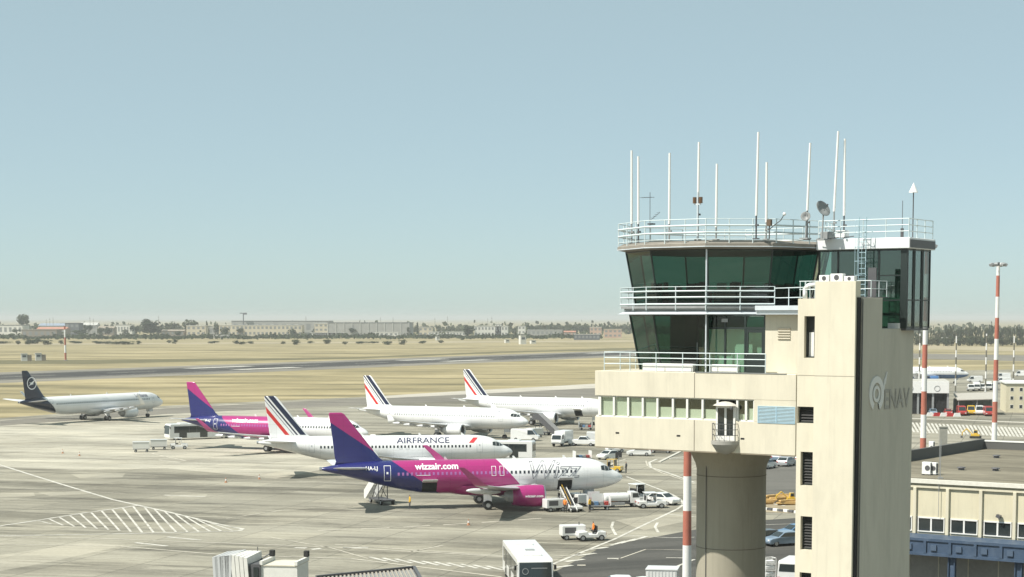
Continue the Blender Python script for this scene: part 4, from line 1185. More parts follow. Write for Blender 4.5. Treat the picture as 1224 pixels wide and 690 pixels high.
railing([(xb0,yb0-0.15),(xb1+0.15,yb0-0.15),(xb1+0.15,yb1)], zb1+0.62, (0.35,0.7,1.05), 0.028, name='lobby_railing', post_every=1.3)
mb = MB(); mb.box(3.1,3.75,yb0-0.35,yb0-0.1,22.5,22.9); mb.build('floodlight', WHITE, tower)
# caged ladder and small service platform in front of the lobby
lx, ly = 1.55, yb0-0.55
mb = MB()
for q in (-0.22,0.22): mb.tube((lx+q,ly,z_c),(lx+q,ly,28.9),0.03,6)
for i in range(14): mb.tube((lx-0.22,ly,z_c+0.2+i*0.3),(lx+0.22,ly,z_c+0.2+i*0.3),0.018,5)
for z in (25.6,26.4,27.2,28.0,28.7):
    mb.path([(lx+0.36*math.cos(a),ly-0.05-0.6*abs(math.sin(a)),z) for a in [math.pi+math.pi*i/8 for i in range(9)]],0.018,5)
for a in (200,235,270,305,340): mb.tube((lx+0.36*math.cos(R(a)),ly-0.05-0.6*abs(math.sin(R(a))),25.6),(lx+0.36*math.cos(R(a)),ly-0.05-0.6*abs(math.sin(R(a))),28.7),0.012,5)
mb.build('caged_ladder', mat('ladder_blue',(0.42,0.58,0.64),0.45,var=0.06), tower)
mb = MB(); mb.box(-0.9,3.3,2.4,yb0-0.7,z_c,z_c+0.06); mb.build('service_platform', DGREY, tower)
railing([(-0.8,2.6),(3.2,2.6),(3.2,yb0-0.8)], z_c+0.06, (0.45,0.9), 0.022, name='platform_railing', post_every=1.2)
mb = MB(); mb.box(2.55,3.05,3.6,3.7,z_c+0.06,26.0); mb.build('platform_gate', DGREY, tower)

# aerials on the roof: each is a thing of its own
def TL(x, v, z): 
    w = Vector((TF.o.x,TF.o.y))+TF.ex*x+TF.ey*v; return Vector((w.x,w.y,z))
AER = mat('aerial_white', (0.80,0.80,0.78), 0.4)
def on_roof(px, v): return TF.fp(px,290,v)[0]
adj = ['above the roof corner over the office windows','beside the twin whip at the roof corner','next to the small television aerial','rising behind the red obstruction lamp','short one beside the obstruction lamp mast','tall one beside the short whip at mid roof','short one beside the tallest mid-roof whip','above the round dish','leaning, beside the tilted dish','upright, beside the leaning whip']
A = [(755,180,755,268,2.6),(763,187,763,268,2.2),(800.5,183,800,268,1.2),(835.5,170,834.5,236,0.6),(857,196,856,272,0.9),(906.5,158,904,258,1.1),(916.5,194,916,266,2.0),(968.5,171,965,252,3.5),(1002,157,997,253,6.2),(1010,166,1009,258,6.6)]
for i,(px,py,qx,qy,v) in enumerate(A):
    xb,zbt = TF.fp(qx,qy,v); xt,ztp = TF.fp(px,py,v)
    base_z = 27.62 if i < 8 else 27.72
    o = thing('whip_antenna', 'white whip antenna on the tower roof, '+adj[i], 'antenna', TL(xb,v,base_z), -R(33), 'whip antennas on the tower roof')
    h0 = zbt-base_z
    mb = MB(); mb.tube((0,0,0),(0,0,h0),0.05,8); mb.cbox((0,0,0.03),(0.3,0.3,0.06)); mb.cbox((0.05,0,h0*0.6),(0.18,0.14,0.1)); mb.build('mount', DGREY if i%2 else MGREY, o)
    mb = MB(); mb.tube((0,0,h0),(xt-xb,0,ztp-base_z),0.075,10,0.065); mb.build('rod', AER, o)
def roof_thing(name,label,cat,px,py,v,base=27.62):
    x,z = TF.fp(px,py,v); return thing(name,label,cat,TL(x,v,base),-R(33)), z-base
o,h = roof_thing('obstruction_light','brown twin obstruction lamp on a post on the tower roof','lamp',834,240,0.45)
mb = MB(); mb.tube((0,0,-0.3),(0,0,h+0.5),0.05,8); mb.cbox((0,0,h-0.2),(0.4,0.08,0.08)); mb.build('post', SILLM, o)
for q in (-0.2,0.2):
    mb = MB(); mb.tube((q,0,h-0.15),(q,0,h+0.2),0.11,10); mb.build('lamp', mat('lamp_amber',(0.13,0.07,0.035),0.3), o)
o,h = roof_thing('television_aerial','thin comb aerial on a pole behind the roof corner','antenna',777,236,4.0)
mb = MB(); mb.tube((0,0,0),(0,0,h+0.3),0.02,6); mb.tube((-0.6,0,h),(0.3,0,h),0.012,5)
for i in range(6): mb.tube((-0.6+i*0.15,-0.25,h),(-0.6+i*0.15,0.25,h),0.008,4)
mb.tube((0,0,h-1.4),(0.7,0,h-0.9),0.012,5)
for i in range(4): mb.tube((0.2+i*0.13,-0.2,h-1.25+i*0.1),(0.2+i*0.13,0.2,h-1.25+i*0.1),0.01,4)
mb.cbox((0.1,0,h-1.6),(0.35,0.35,0.08)); mb.build('mast', DGREY, o)
def dish(label, px, py, v, r, tilt, yaw, base=27.62):
    o,h = roof_thing('satellite_dish',label,'satellite dish',px,py,v,base)
    mb = MB(); mb.tube((0,0,0),(0,0.15,h),0.05,8); mb.cbox((0,0,0.04),(0.5,0.5,0.08)); mb.build('stand', MGREY, o)
    M = Matrix.Translation((0,0,h))@Matrix.Rotation(yaw,4,'Z')@Matrix.Rotation(tilt,4,'X')
    mb = MB(); mb.smooth = True; mb.lathe([(0.02,-0.16*r),(r*0.5,-0.1*r),(r*0.85,0.05*r),(r,0.16*r),(r*0.97,0.18*r),(r*0.5,-0.06*r),(0.02,-0.12*r)],24,M); mb.build('reflector', mat('dish_grey',(0.24,0.25,0.25),0.5), o)
    mb = MB(); mb.tube(M@Vector((0,r*0.9,0.1)),M@Vector((0,0,r*0.9)),0.015,5); mb.tube(M@Vector((0,0,r*0.8)),M@Vector((0,0,r)),0.05,8); mb.build('feed', DGREY, o)
dish('small round grey dish on the roof railing',963,259,2.6,0.28,R(75),R(20))
dish('larger grey dish seen edge-on beside the leaning whip antenna',983,250,4.2,0.5,R(62),R(70))
o,h = roof_thing('roof_camera','small camera on a curved arm over the roof edge','camera',937,257,0.9)
mb = MB(); mb.path([(-0.9,0,0.5),(-0.6,0,0.75),(-0.2,0,1.0),(0,0,h)],0.025,6); mb.tube((-0.9,0,0),(-0.9,0,1.0),0.04,6); mb.build('arm', DGREY, o)
mb = MB(); mb.ell((0.03,0,h+0.05),(0.1,0.1,0.1),8,6); mb.build('camera_head', WHITE, o)
mb = MB(); mb.cbox((-0.9,0,0.9),(0.25,0.2,0.35)); mb.build('junction_box', mat('box_rust',(0.13,0.09,0.06),0.7), o)
o,h = roof_thing('top_marker','white cone marker on a thin mast on the lobby roof','beacon',1092,226,7.6,27.72)
mb = MB(); mb.tube((0,0,0),(0,0,h),0.035,6); mb.build('mast', DGREY, o)
mb = MB(); mb.lathe([(0.001,h+0.36),(0.27,h-0.2),(0.001,h-0.2)],14); mb.build('cone', AER, o)
o,h = roof_thing('lightning_rod','thin dark rod on the lobby roof','rod',1079,240,6.2,27.72)
mb = MB(); mb.tube((0,0,0),(0,0,h),0.018,5); mb.cbox((0,0,0.3),(0.14,0.14,0.5)); mb.build('rod', DGREY, o)
for i,(px,v,lab) in enumerate(((1007,6.0,'white equipment box with cables on the lobby roof edge'),(989,5.0,'grey bracket box beside the dishes'))):
    o,h = roof_thing('roof_equipment_box',lab,'equipment',px,268,v,27.72 if i==0 else 27.62)
    mb = MB(); mb.cbox((0,0,0.3),(0.7,0.4,0.42)); mb.build('case', WHITE if i==0 else MGREY, o, bevel=0.02)
    mb = MB(); mb.path([(-0.6,0,0.12),(-0.2,-0.1,0.2),(0.3,-0.2,0.1),(0.8,-0.15,0.16)],0.03,5); mb.build('cable', DGREY, o)
# ---------------------------------------------------------------- vehicles (local +X forward, ground at z = 0)
def vpaint(name, rgb): return mat('vehicle_'+name, rgb, 0.3, var=0.04, scale=1.2, coat=0.5)
VW, VS, VB, VD_, VR = vpaint('white',(0.74,0.74,0.72)), vpaint('silver',(0.42,0.43,0.44)), vpaint('blue',(0.10,0.20,0.34)), vpaint('dark',(0.03,0.03,0.035)), vpaint('red',(0.36,0.03,0.025))
VY = vpaint('yellow',(0.62,0.40,0.04)); VG = vpaint('grey_blue',(0.20,0.27,0.35))
def wheels(root, xs, hw, r, w=0.22):
    for x in xs:
        for sd in (-1,1):
            mb = MB(); mb.tube((x,sd*(hw-w),r),(x,sd*hw,r),r,16); o = mb.build('wheel', BLACK, root, bevel=0.03)
            mb = MB(); mb.tube((x,sd*(hw-0.02),r),(x,sd*(hw+0.012),r),r*0.58,12); mb.build('rim', MGREY, o)
def lamps(root, xf, xr, hw, z):
    for sd in (-1,1):
        mb = MB(); mb.box(xf-0.02,xf+0.03,sd*hw*0.72-0.17,sd*hw*0.72+0.17,z-0.07,z+0.09); mb.build('headlight', LAMPCLR, root)
        mb = MB(); mb.box(xr-0.03,xr+0.02,sd*hw*0.8-0.12,sd*hw*0.8+0.12,z,z+0.2); mb.build('tail_light', LAMPRED, root)
def car(name, label, loc, rz, paint, kind='hatch', group=None, cat='car'):
    o = thing(name, label, cat, loc, rz, group)
    if kind == 'van':
        L,W,Hh = 5.4,1.98,2.3
        prof = [(-2.7,0.32),(2.55,0.32),(2.7,0.55),(2.66,0.95),(2.2,1.18),(1.45,2.12),(1.1,2.28),(-2.6,2.3),(-2.7,2.1)]
        gl = [(2.1,1.22),(1.46,2.06),(0.55,2.06),(0.55,1.25)]; cabx = None
    elif kind == 'pickup':
        L,W,Hh = 5.2,1.9,1.75
        prof = [(-2.6,0.4),(2.5,0.4),(2.62,0.65),(2.55,1.0),(1.3,1.15),(0.65,1.72),(-0.5,1.76),(-0.85,1.15),(-2.6,1.12)]
        gl = [(1.2,1.18),(0.66,1.66),(-0.45,1.68),(-0.72,1.18)]
    else:
        L,W,Hh = 4.2,1.78,1.48
        prof = [(-2.05,0.28),(2.0,0.28),(2.1,0.5),(2.04,0.72),(1.75,0.86),(1.0,0.98),(0.3,1.42),(-0.2,1.48),(-1.3,1.44),(-1.95,0.98),(-2.1,0.75)]
        gl = [(0.92,1.0),(0.3,1.37),(-1.2,1.38),(-1.72,1.0)]
    mb = MB(); mb.side(prof, -W/2, W/2)
    # draw the greenhouse in towards the roof
    zs = 1.0 if kind != 'van' else 1.2
    for i,(x,y,z) in enumerate(mb.v):
        if z > zs: mb.v[i] = (x, y*(1-0.16*(z-zs)/(Hh-zs)), z)
    mb.build('body', paint, o, bevel=0.06, seg=2)
    def yw(z): return W/2*(1-0.16*max(0,z-zs)/(Hh-zs))+0.006
    xa = sorted(gl)
    for sd in (-1,1):
        mb = MB(); mb.poly([(x,sd*yw(z),z) for x,z in gl]); mb.build('side_window', CARGLASS, o)
    ws = {'van':((2.18,1.22),(1.49,2.08)),'pickup':((1.24,1.19),(0.69,1.69)),'hatch':((0.98,1.0),(0.34,1.40))}[kind]
    mb = MB(); k=0.012
    mb.poly([(ws[0][0]+k,-0.84*W/2,ws[0][1]+k),(ws[0][0]+k,0.84*W/2,ws[0][1]+k),(ws[1][0]+k,0.74*W/2,ws[1][1]+k),(ws[1][0]+k,-0.74*W/2,ws[1][1]+k)]); mb.build('windscreen', CARGLASS, o)
    rs = {'van':((-2.712,1.35),(-2.712,2.0)),'pickup':((-0.83,1.2),(-0.53,1.68)),'hatch':((-1.93,1.04),(-1.36,1.40))}[kind]
    mb = MB(); mb.poly([(rs[0][0]-k,0.8*W/2,rs[0][1]+k),(rs[0][0]-k,-0.8*W/2,rs[0][1]+k),(rs[1][0]-k,-0.7*W/2,rs[1][1]+k),(rs[1][0]-k,0.7*W/2,rs[1][1]+k)]); mb.build('rear_window', CARGLASS, o)
    wheels(o, (L*0.31,-L*0.31), W/2, 0.33)
    lamps(o, L/2-0.02, -L/2+0.02, W/2, 0.68)
    return o
def apron_bus(label, loc, rz, board=False):
    """wide low apron bus, 14 m by 3 m"""
    o = thing('apron_bus', label, 'bus', loc, rz)
    L,W,Hh = 13.8,3.0,3.05
    mb = MB(); mb.side([(-6.9,0.32),(6.8,0.32),(6.9,0.6),(6.9,1.2),(6.72,2.85),(6.5,3.05),(-6.75,3.05),(-6.9,2.9)], -W/2, W/2); mb.build('body', VW, o, bevel=0.08, seg=2)
    for sd in (-1,1):
        mb = MB(); mb.box(-5.9,5.9,sd*(W/2)-0.006,sd*(W/2)+0.006,1.35,2.62); band = mb.build('window_band', CARGLASS, o)
        for i in range(9):
            x = -5.9+i*1.475; mb = MB(); mb.box(x-0.05,x+0.05,sd*(W/2)-0.014,sd*(W/2)+0.014,1.35,2.62); mb.build('pillar', DGREY, band)
        for x in (-3.8,0.1,4.2):
            mb = MB(); mb.box(x-0.75,x+0.75,sd*(W/2)-0.016,sd*(W/2)+0.016,0.42,2.6); d_ = mb.build('door', CARGLASS, o)
            mb = MB(); mb.box(x-0.03,x+0.03,sd*(W/2)-0.024,sd*(W/2)+0.024,0.42,2.6); mb.build('door_seal', BLACK, d_)
    mb = MB(); mb.hexa([(6.86,-1.38,1.15),(6.93,-1.38,1.15),(6.93,1.38,1.15),(6.86,1.38,1.15),(6.68,-1.34,2.78),(6.75,-1.34,2.78),(6.75,1.34,2.78),(6.68,1.34,2.78)]); mb.build('windscreen', CARGLASS, o)
    mb = MB(); mb.box(-6.93,-6.88,-1.3,1.3,1.4,2.6); mb.build('rear_window', CARGLASS, o)
    if board:
        mb = MB(); mb.box(6.80,6.83,-0.35,1.0,2.26,2.33); mb.build('display_strip', MGREY, o)
        mb = MB(); mb.lathe([(0.22,-0.01),(0.27,-0.01),(0.27,0.01),(0.22,0.01),(0.22,-0.01)],20,Matrix.Translation((6.86,-0.85,2.05))@Matrix.Rotation(R(84),4,'Y')); mb.build('round_emblem', MGREY, o)
    mb = MB(); mb.cbox((3.8,0,3.12),(1.6,1.6,0.2)); mb.build('roof_unit', VW, o, bevel=0.05); mb = MB(); mb.cbox((-3.6,0,3.12),(2.0,1.7,0.24)); mb.build('roof_unit', VW, o, bevel=0.05)
    mb = MB(); mb.cbox((0.6,0.2,3.07),(0.8,0.8,0.06)); mb.build('roof_hatch', MGREY, o)
    for sd in (-1,1):
        mb = MB(); mb.cbox((6.75,sd*1.68,2.35),(0.12,0.2,0.4)); mb.tube((6.7,sd*1.45,2.6),(6.75,sd*1.68,2.5),0.03,5); mb.build('mirror', BLACK, o)
    wheels(o, (4.9,-4.6), 1.48, 0.45, 0.3); lamps(o, 6.88, -6.88, 1.4, 0.65)
    return o
def tow_tractor(label, loc, rz, cabin=True, paint=None, group=None):
    o = thing('tow_tractor', label, 'tractor', loc, rz, group); p = paint or VW
    mb = MB(); mb.side([(-1.5,0.35),(1.5,0.35),(1.55,0.6),(1.5,0.95),(0.5,1.02),(0.4,0.72),(-0.5,0.72),(-0.6,0.98),(-1.5,0.95)], -0.72, 0.72); mb.build('body', p, o, bevel=0.05)
    mb = MB(); mb.cbox((-0.35,0,0.98),(0.45,1.1,0.12)); mb.cbox((-0.56,0,1.28),(0.1,1.1,0.55)); mb.build('seat', BLACK, o)
    mb = MB(); mb.tube((0.3,0.3,0.95),(0.1,0.3,1.25),0.02,5); mb.lathe([(0.16,0),(0.19,0.02),(0.16,0.03)],14,Matrix.Translation((0.1,0.3,1.26))@Matrix.Rotation(R(-35),4,'Y')); mb.build('steering_wheel', BLACK, o)
    if cabin:
        mb = MB()
        for x in (0.45,-0.65):
            for y in (-0.66,0.66): mb.tube((x,y,0.95),(x*0.9,y,1.95),0.035,6)
        mb.build('cab_frame', p, o, kind='stuff')
        mb = MB(); mb.cbox((-0.1,0,1.98),(1.35,1.45,0.08)); mb.build('cab_roof', p, o, bevel=0.03)
        mb = MB(); mb.cbox((0.44,0,1.45),(0.02,1.25,0.9)); mb.build('windscreen', CARGLASS, o)
    wheels(o, (1.0,-1.0), 0.74, 0.33); lamps(o, 1.54, -1.5, 0.7, 0.65)
    return o
def bag_cart(label, loc, rz, group=None, canopy=True):
    o = thing('baggage_cart', label, 'cart', loc, rz, group)
    mb = MB(); mb.box(-1.4,1.4,-0.75,0.75,0.5,0.58); mb.build('deck', MGREY, o)
    mb = MB(); mb.box(-1.4,-1.34,-0.75,0.75,0.58,1.75); mb.box(1.34,1.4,-0.75,0.75,0.58,1.75); mb.build('end_panels', VW, o, kind='stuff')
    if canopy:
        mb = MB(); mb.box(-1.45,1.45,-0.8,0.8,1.75,1.82); mb.build('canopy', VW, o)
        mb = MB(); mb.box(-1.34,1.34,0.70,0.74,0.58,1.75); mb.build('curtain', mat('cart_curtain',(0.62,0.62,0.58),0.9), o); mb = MB(); mb.box(-1.34,1.34,-0.74,-0.70,0.62,1.75); mb.build('curtain', mat('cart_curtain',(0.62,0.62,0.58),0.9), o)
    rnd = random.Random(loc[0]*7)
    for i in range(4):
        mb = MB(); mb.cbox((-0.95+i*0.62,rnd.uniform(-0.1,0.1),0.82),(0.5,0.8,0.46)); mb.build('suitcase', [DGREY,VB,MGREY,VR][i], o, bevel=0.03)
    mb = MB(); mb.tube((1.4,0,0.45),(2.1,0,0.35),0.03,6); mb.build('drawbar', DGREY, o)
    wheels(o, (0.95,-0.95), 0.7, 0.22, 0.14)
    return o
def belt_loader(label, loc, rz, pitch=18.0, raise_=0.95):
    o = thing('belt_loader', label, 'belt loader', loc, rz)
    mb = MB(); mb.side([(-2.3,0.35),(2.2,0.35),(2.25,0.8),(1.0,0.85),(0.9,0.7),(-2.3,0.7)],-0.85,0.85); mb.build('chassis', VW, o, bevel=0.05)
    M = Matrix.Translation((0.3,0.35,raise_+0.45))@Matrix.Rotation(-R(pitch),4,'Y')
    mb = MB(); mb.box(-3.3,3.9,-0.32,0.32,-0.06,0.02,M); mb.build('belt', BLACK, o)
    for q in (-0.37,0.37):
        mb = MB(); mb.box(-3.35,3.95,q-0.05,q+0.05,-0.14,0.1,M); mb.build('side_beam', VW, o)
    mb = MB(); mb.tube((-1.4,0.35,0.7),(-1.0,0.35,raise_+0.1),0.05,6); mb.tube((1.2,0.35,0.75),(2.0,0.35,raise_+0.95),0.05,6); mb.build('lift_ram', DGREY, o, kind='stuff')
    mb = MB(); mb.cbox((0.6,-0.5,0.95),(0.5,0.5,0.35)); mb.cbox((0.35,-0.5,1.25),(0.1,0.5,0.5)); mb.build('seat', BLACK, o)
    mb = MB(); mb.cbox((1.5,-0.5,1.05),(0.9,0.6,0.5)); mb.build('bonnet', VW, o, bevel=0.05)
    mb = MB()
    for x in (-3.0,-1.0,1.0,3.0): mb.tube(M@Vector((x,0.38,0)),M@Vector((x,0.38,0.75)),0.02,5)
    mb.tube(M@Vector((-3.0,0.38,0.75)),M@Vector((3.0,0.38,0.75)),0.02,5); mb.build('guard_rail', YELLOW, o, kind='stuff')
    wheels(o, (1.5,-1.5), 0.87, 0.36)
    return o
def mobile_stairs(label, loc, rz, h=3.4, dark=False):
    """foot at -X, platform at +X"""
    o = thing('mobile_stairs', label, 'stairs', loc, rz); p = MGREY if dark else VW
    run = h*1.25
    mb = MB(); mb.box(-run*0.5,run*0.75,-0.85,0.85,0.45,0.65); mb.build('chassis', DGREY, o)
    for sd in (-1,1):
        mb = MB(); mb.side([(-run,0.45),(-run+0.35,0.3),(0.2,h-0.25),(1.5,h-0.25),(1.5,h+1.0),(0.1,h+1.0),(-run,1.4)], sd*0.72-0.025, sd*0.72+0.025); mb.build('side_panel', p if sd < 0 or not dark else DGREY, o)
    n = int(h/0.2)
    for i in range(n):
        f = i/(n-1); mb = MB(); mb.box(-run+0.2+f*run-0.16,-run+0.2+f*run+0.16,-0.69,0.69,0.4+f*(h-0.45),0.44+f*(h-0.45)); mb.build('step', MGREY, o)
    mb = MB(); mb.box(0.1,1.6,-0.69,0.69,h-0.06,h); mb.build('platform', MGREY, o)
    mb = MB()
    for sd in (-0.6,0.6):
        mb.tube((0.9,sd,0.6),(0.9,sd,h-0.1),0.06,6); mb.tube((-run*0.35,sd,0.6),(0.6,sd,h-0.2),0.05,6); mb.tube((0.9,sd,0.65),(-run*0.3,sd,h*0.62),0.05,6)
    mb.build('scissor_frame', DGREY, o, kind='stuff')
    wheels(o, (run*0.6,-run*0.35), 0.88, 0.33)
    return o
def tank_truck(label, loc, rz, tank=True):
    o = thing('service_truck', label, 'truck', loc, rz)
    mb = MB(); mb.box(-3.0,3.0,-0.95,0.95,0.55,0.75); mb.build('chassis', DGREY, o)
    mb = MB(); mb.side([(1.4,0.6),(3.0,0.6),(3.1,0.9),(3.05,1.35),(2.75,2.1),(2.5,2.25),(1.4,2.25)],-1.0,1.0); mb.build('cab', VW, o, bevel=0.07, seg=2)
    mb = MB(); mb.hexa([(3.07,-0.88,1.38),(3.09,-0.88,1.38),(3.09,0.88,1.38),(3.07,0.88,1.38),(2.78,-0.82,2.1),(2.8,-0.82,2.1),(2.8,0.82,2.1),(2.78,0.82,2.1)]); mb.build('windscreen', CARGLASS, o)
    for sd in (-1,1):
        mb = MB(); mb.poly([(1.75,sd*1.008,1.4),(2.9,sd*1.008,1.4),(2.7,sd*1.008,2.05),(1.75,sd*1.008,2.05)]); mb.build('side_window', CARGLASS, o)
    if tank:
        mb = MB(); mb.smooth = True; rg = []
        for x,k in ((-3.0,0.75),(-2.9,0.95),(-2.6,1),(0.9,1),(1.2,0.95),(1.3,0.75)):
            rg.append([(x,0.98*k*math.copysign(abs(math.cos(a))**0.7,math.cos(a)),1.42+0.66*k*math.copysign(abs(math.sin(a))**0.7,math.sin(a))) for a in [2*math.pi*i/20 for i in range(20)]])
        mb.loft(rg); mb.build('tank', VW, o)
        mb = MB(); mb.lathe([(0.2,2.05),(0.2,2.16),(0.0,2.16)],12,Matrix.Translation((-0.5,0,0))); mb.lathe([(0.14,1.3),(0.14,1.34),(0,1.34)],12,Matrix.Translation((-1.9,-2.3,0))@Matrix.Rotation(R(0),4,'X')) if False else None; mb.build('hatch', MGREY, o)
        mb = MB(); mb.cbox((-0.8,-1.0,0.55),(2.4,0.25,0.4)); mb.build('locker', MGREY, o, bevel=0.03)
    else:
        mb = MB(); mb.box(-3.0,1.25,-1.05,1.05,0.85,2.75); mb.build('box_body', VW, o, bevel=0.04)
        mb = MB(); mb.box(-3.02,-3.0,-0.9,0.9,1.0,2.6); mb.build('rear_shutter', MGREY, o)
    wheels(o, (2.1,-1.7), 0.98, 0.42, 0.28); lamps(o, 3.06, -3.0, 0.95, 0.85)
    return o
def power_unit(label, loc, rz, kind=0):
    o = thing('ground_power_unit', label, 'power unit', loc, rz)
    mb = MB(); mb.box(-1.3,1.3,-0.7,0.7,0.45,1.55); mb.build('housing', VW, o, bevel=0.08, seg=2)
    mb = MB(); mb.box(-1.0,0.2,-0.712,-0.70,0.75,1.35); mb.build('grille', DGREY, o)
    mb = MB(); mb.tube((0.7,0,1.55),(0.7,0,1.85),0.06,8); mb.build('exhaust', DGREY, o)
    mb = MB(); mb.tube((1.3,0,0.5),(2.1,0,0.35),0.04,6); mb.build('drawbar', DGREY, o)
    wheels(o, (0.8,-0.8), 0.72, 0.28, 0.16)
    return o
def person(label, loc, rz, top, legs, pose=0, hat=None):
    o = thing('person', label, 'person', loc, rz)
    # one continuous skinned figure
    J = [((0,0,0.98),0.145),((0,0,1.18),0.14),((0.01,0,1.40),0.165),((0.015,0,1.52),0.06),((0.03,0,1.58),0.055),((0.04,0,1.66),0.095),((0.04,0,1.76),0.085),
         ((0,0.10,0.93),0.09),((0.03,0.12,0.5),0.06),((-0.02,0.13,0.09),0.042),((0.15,0.14,0.04),0.035),
         ((0,-0.10,0.93),0.09),((0.05,-0.12,0.5),0.06),((0.02,-0.13,0.09),0.042),((0.19,-0.14,0.04),0.035),
         ((0,0.2,1.42),0.06),((-0.03,0.26,1.14),0.045),((0.08,0.25,0.90),0.034),((0.12,0.24,0.80),0.035),
         ((0,-0.2,1.42),0.06),((-0.03,-0.26,1.14),0.045),((0.08,-0.25,0.90),0.034),((0.12,-0.24,0.80),0.035)]
    if pose: J[20] = ((0.12,-0.3,1.2),0.045); J[21] = ((0.36,-0.28,1.26),0.034); J[22] = ((0.46,-0.27,1.28),0.035)
    E_ = [(0,1),(1,2),(2,3),(3,4),(4,5),(5,6),(0,7),(7,8),(8,9),(9,10),(0,11),(11,12),(12,13),(13,14),(2,15),(15,16),(16,17),(17,18),(2,19),(19,20),(20,21),(21,22)]
    me = bpy.data.meshes.new('person_body'); me.from_pydata([j[0] for j in J], E_, [])
    tmp = bpy.data.objects.new('tmp', me); col.objects.link(tmp)
    tmp.modifiers.new('s','SKIN'); 
    for i,sv in enumerate(me.skin_vertices[0].data): sv.radius = (J[i][1],J[i][1]); sv.use_root = (i==0)
    sb = tmp.modifiers.new('u','SUBSURF'); sb.levels = 1
    dg = bpy.context.evaluated_depsgraph_get(); dg.update()
    m2 = bpy.data.meshes.new_from_object(tmp.evaluated_get(dg)); bpy.data.objects.remove(tmp)
    m2.materials.clear()
    skin = mat('skin', (0.45,0.27,0.19), 0.6)
    for mm in (legs, top, skin, mat('hair_dark',(0.02,0.015,0.012),0.7)): m2.materials.append(mm)
    for p in m2.polygons:
        z = p.center.z; p.use_smooth = True
        p.material_index = 3 if z > 1.72 else (2 if z > 1.54 or (abs(p.center.y) > 0.2 and z < 0.86) else (1 if z > 0.97 or abs(p.center.y) > 0.19 and z > 0.8 else 0))
    link('body', m2, o)
    return o
def G(px, py): return gp(px, py)
def face_to(dx, dy): return math.atan2(dy, dx)

# --- buses
apron_bus('white apron bus seen from the front on the service road', (-5.15,156,0), face_to(1.95,-14), board=True)
q = G(194,526.6); h = face_to(-9,-5.6); apron_bus('long white apron bus with dark window band under a magenta winglet', (q.x-6.9*math.cos(h)+0.6, q.y-6.9*math.sin(h)+1.2,0), h)
q = G(641,550); h = face_to(1.0,-0.16); apron_bus('white apron bus behind the nose with bold dark lettering', (q.x-7.2,q.y+2.3,0), R(180)+h)
# --- service vehicles round the magenta airliner
c_, s_ = math.cos(R(11.6)), math.sin(R(11.6))
def W1(x, y): return Vector((-12.7+x*c_-y*s_, 220.9+x*s_+y*c_, 0))
belt_loader('white belt loader with raised belt at the open front cargo door', W1(10.0,-6.4), R(101.6), 17, 0.8)
bag_cart('open baggage cart beside the belt loader', W1(13.2,-6.8), R(8), canopy=False)
power_unit('white power unit at the front cargo door', W1(7.6,-7.4), R(25))
power_unit('white power unit under the white fuselage by the nose gear', W1(11.6,-1.8), R(-60))
mobile_stairs('white mobile stairs under the dark blue tail', W1(-12.1,6.3), R(-62), 3.0)
q = G(742,606); tank_truck('white tank truck with rounded tank near the nose', (q.x,q.y,0), R(14)).scale = (0.74,0.8,0.85)
q = G(762,602); tow_tractor('white cabbed tractor behind the rounded tank truck', (q.x,q.y,0), R(40)).scale = (1.15,1.15,1.25)
q = G(778,607); tow_tractor('low white pushback tractor in front of the tank truck', (q.x,q.y,0), R(10)).scale = (1.15,1.3,0.95)
car('service_van', 'small white car parked behind the low pushback tractor', G(793,603), R(-40), VW, 'hatch', cat='car')
q = G(742,566); tow_tractor('yellow and white tow tractor at the tip of the nose', (q.x-1.2,q.y+2,0), R(-20), True, VY)
# --- baggage train by the far bus
for i,(px,py) in enumerate(((169,540.5),(190,537.5))):
    q = G(px,py); bag_cart(['white covered baggage cart at the tail of the train','white covered baggage cart coupled behind the tow tractor'][i], (q.x,q.y,0), R(12), 'covered baggage carts')
q = G(214,537); tow_tractor('white tow tractor pulling two covered carts', (q.x,q.y,0), R(12), True)
# --- cart with worker on the apron
q = G(706,646); tow_tractor('open white tow tractor with a driver in orange', (q.x,q.y,0), R(-165), False)
person('seated driver in orange vest on the open white tow tractor', (q.x+0.3,q.y,0.25), R(-165), ORANGE, DGREY)
q2 = G(699,644); power_unit('white two-wheeled power unit in front of the open tow tractor', (q.x-1.9,q.y+0.8,0), R(15))
# --- marshaller
q = G(748.5,566); person('person in dark clothes standing on the apron by a square board', (q.x,q.y,0), R(150), VD_, VD_)
q = G(740,566); o = thing('stand_sign','dark square stand board on a thin post','sign',(q.x,q.y+4,0),0)
mb = MB(); mb.tube((0,0,0),(0,0,2.4),0.04,6); mb.build('post', MGREY, o)
mb = MB(); mb.cbox((0,0,2.5),(1.0,0.06,0.85)); mb.build('board', VD_, o)
# --- by the white airliners
q = G(628,527); car('service_van','white panel van under the nose with pale lettering',(q.x,q.y,0), R(-8), VW,'van',cat='van')
q = G(645,521); 
mobile_stairs('dark mobile stairs leaning past a white nose', at(634,505,355)*1.0 - Vector((0,0,at(634,505,355).z)) + Vector((2.0,2,0)), R(140), 3.3, True)
q = G(672,533); tank_truck('white box truck facing the open cargo hold', (q.x,q.y,0), R(250), False)
q = G(697,533); car('service_pickup','white pickup beside the tower wall',(q.x,q.y,0), R(-12), VW,'pickup',cat='pickup')
q = G(709,532); car('service_van','white van beside the pickup, cut off by the tower',(q.x+1.5,q.y+2,0), R(0), VW,'van',cat='van')
q = G(700,514); bag_cart('flat white cart beyond the pickup',(q.x,q.y,0),R(-10), canopy=False)
q = G(652,523); bag_cart('small covered cart beside the white panel van',(q.x-2.0,q.y,0),R(30), canopy=True)
q = G(727,549); car('parked_car','white car driving past the stand board',(q.x,q.y,0), R(230), VW,'hatch')
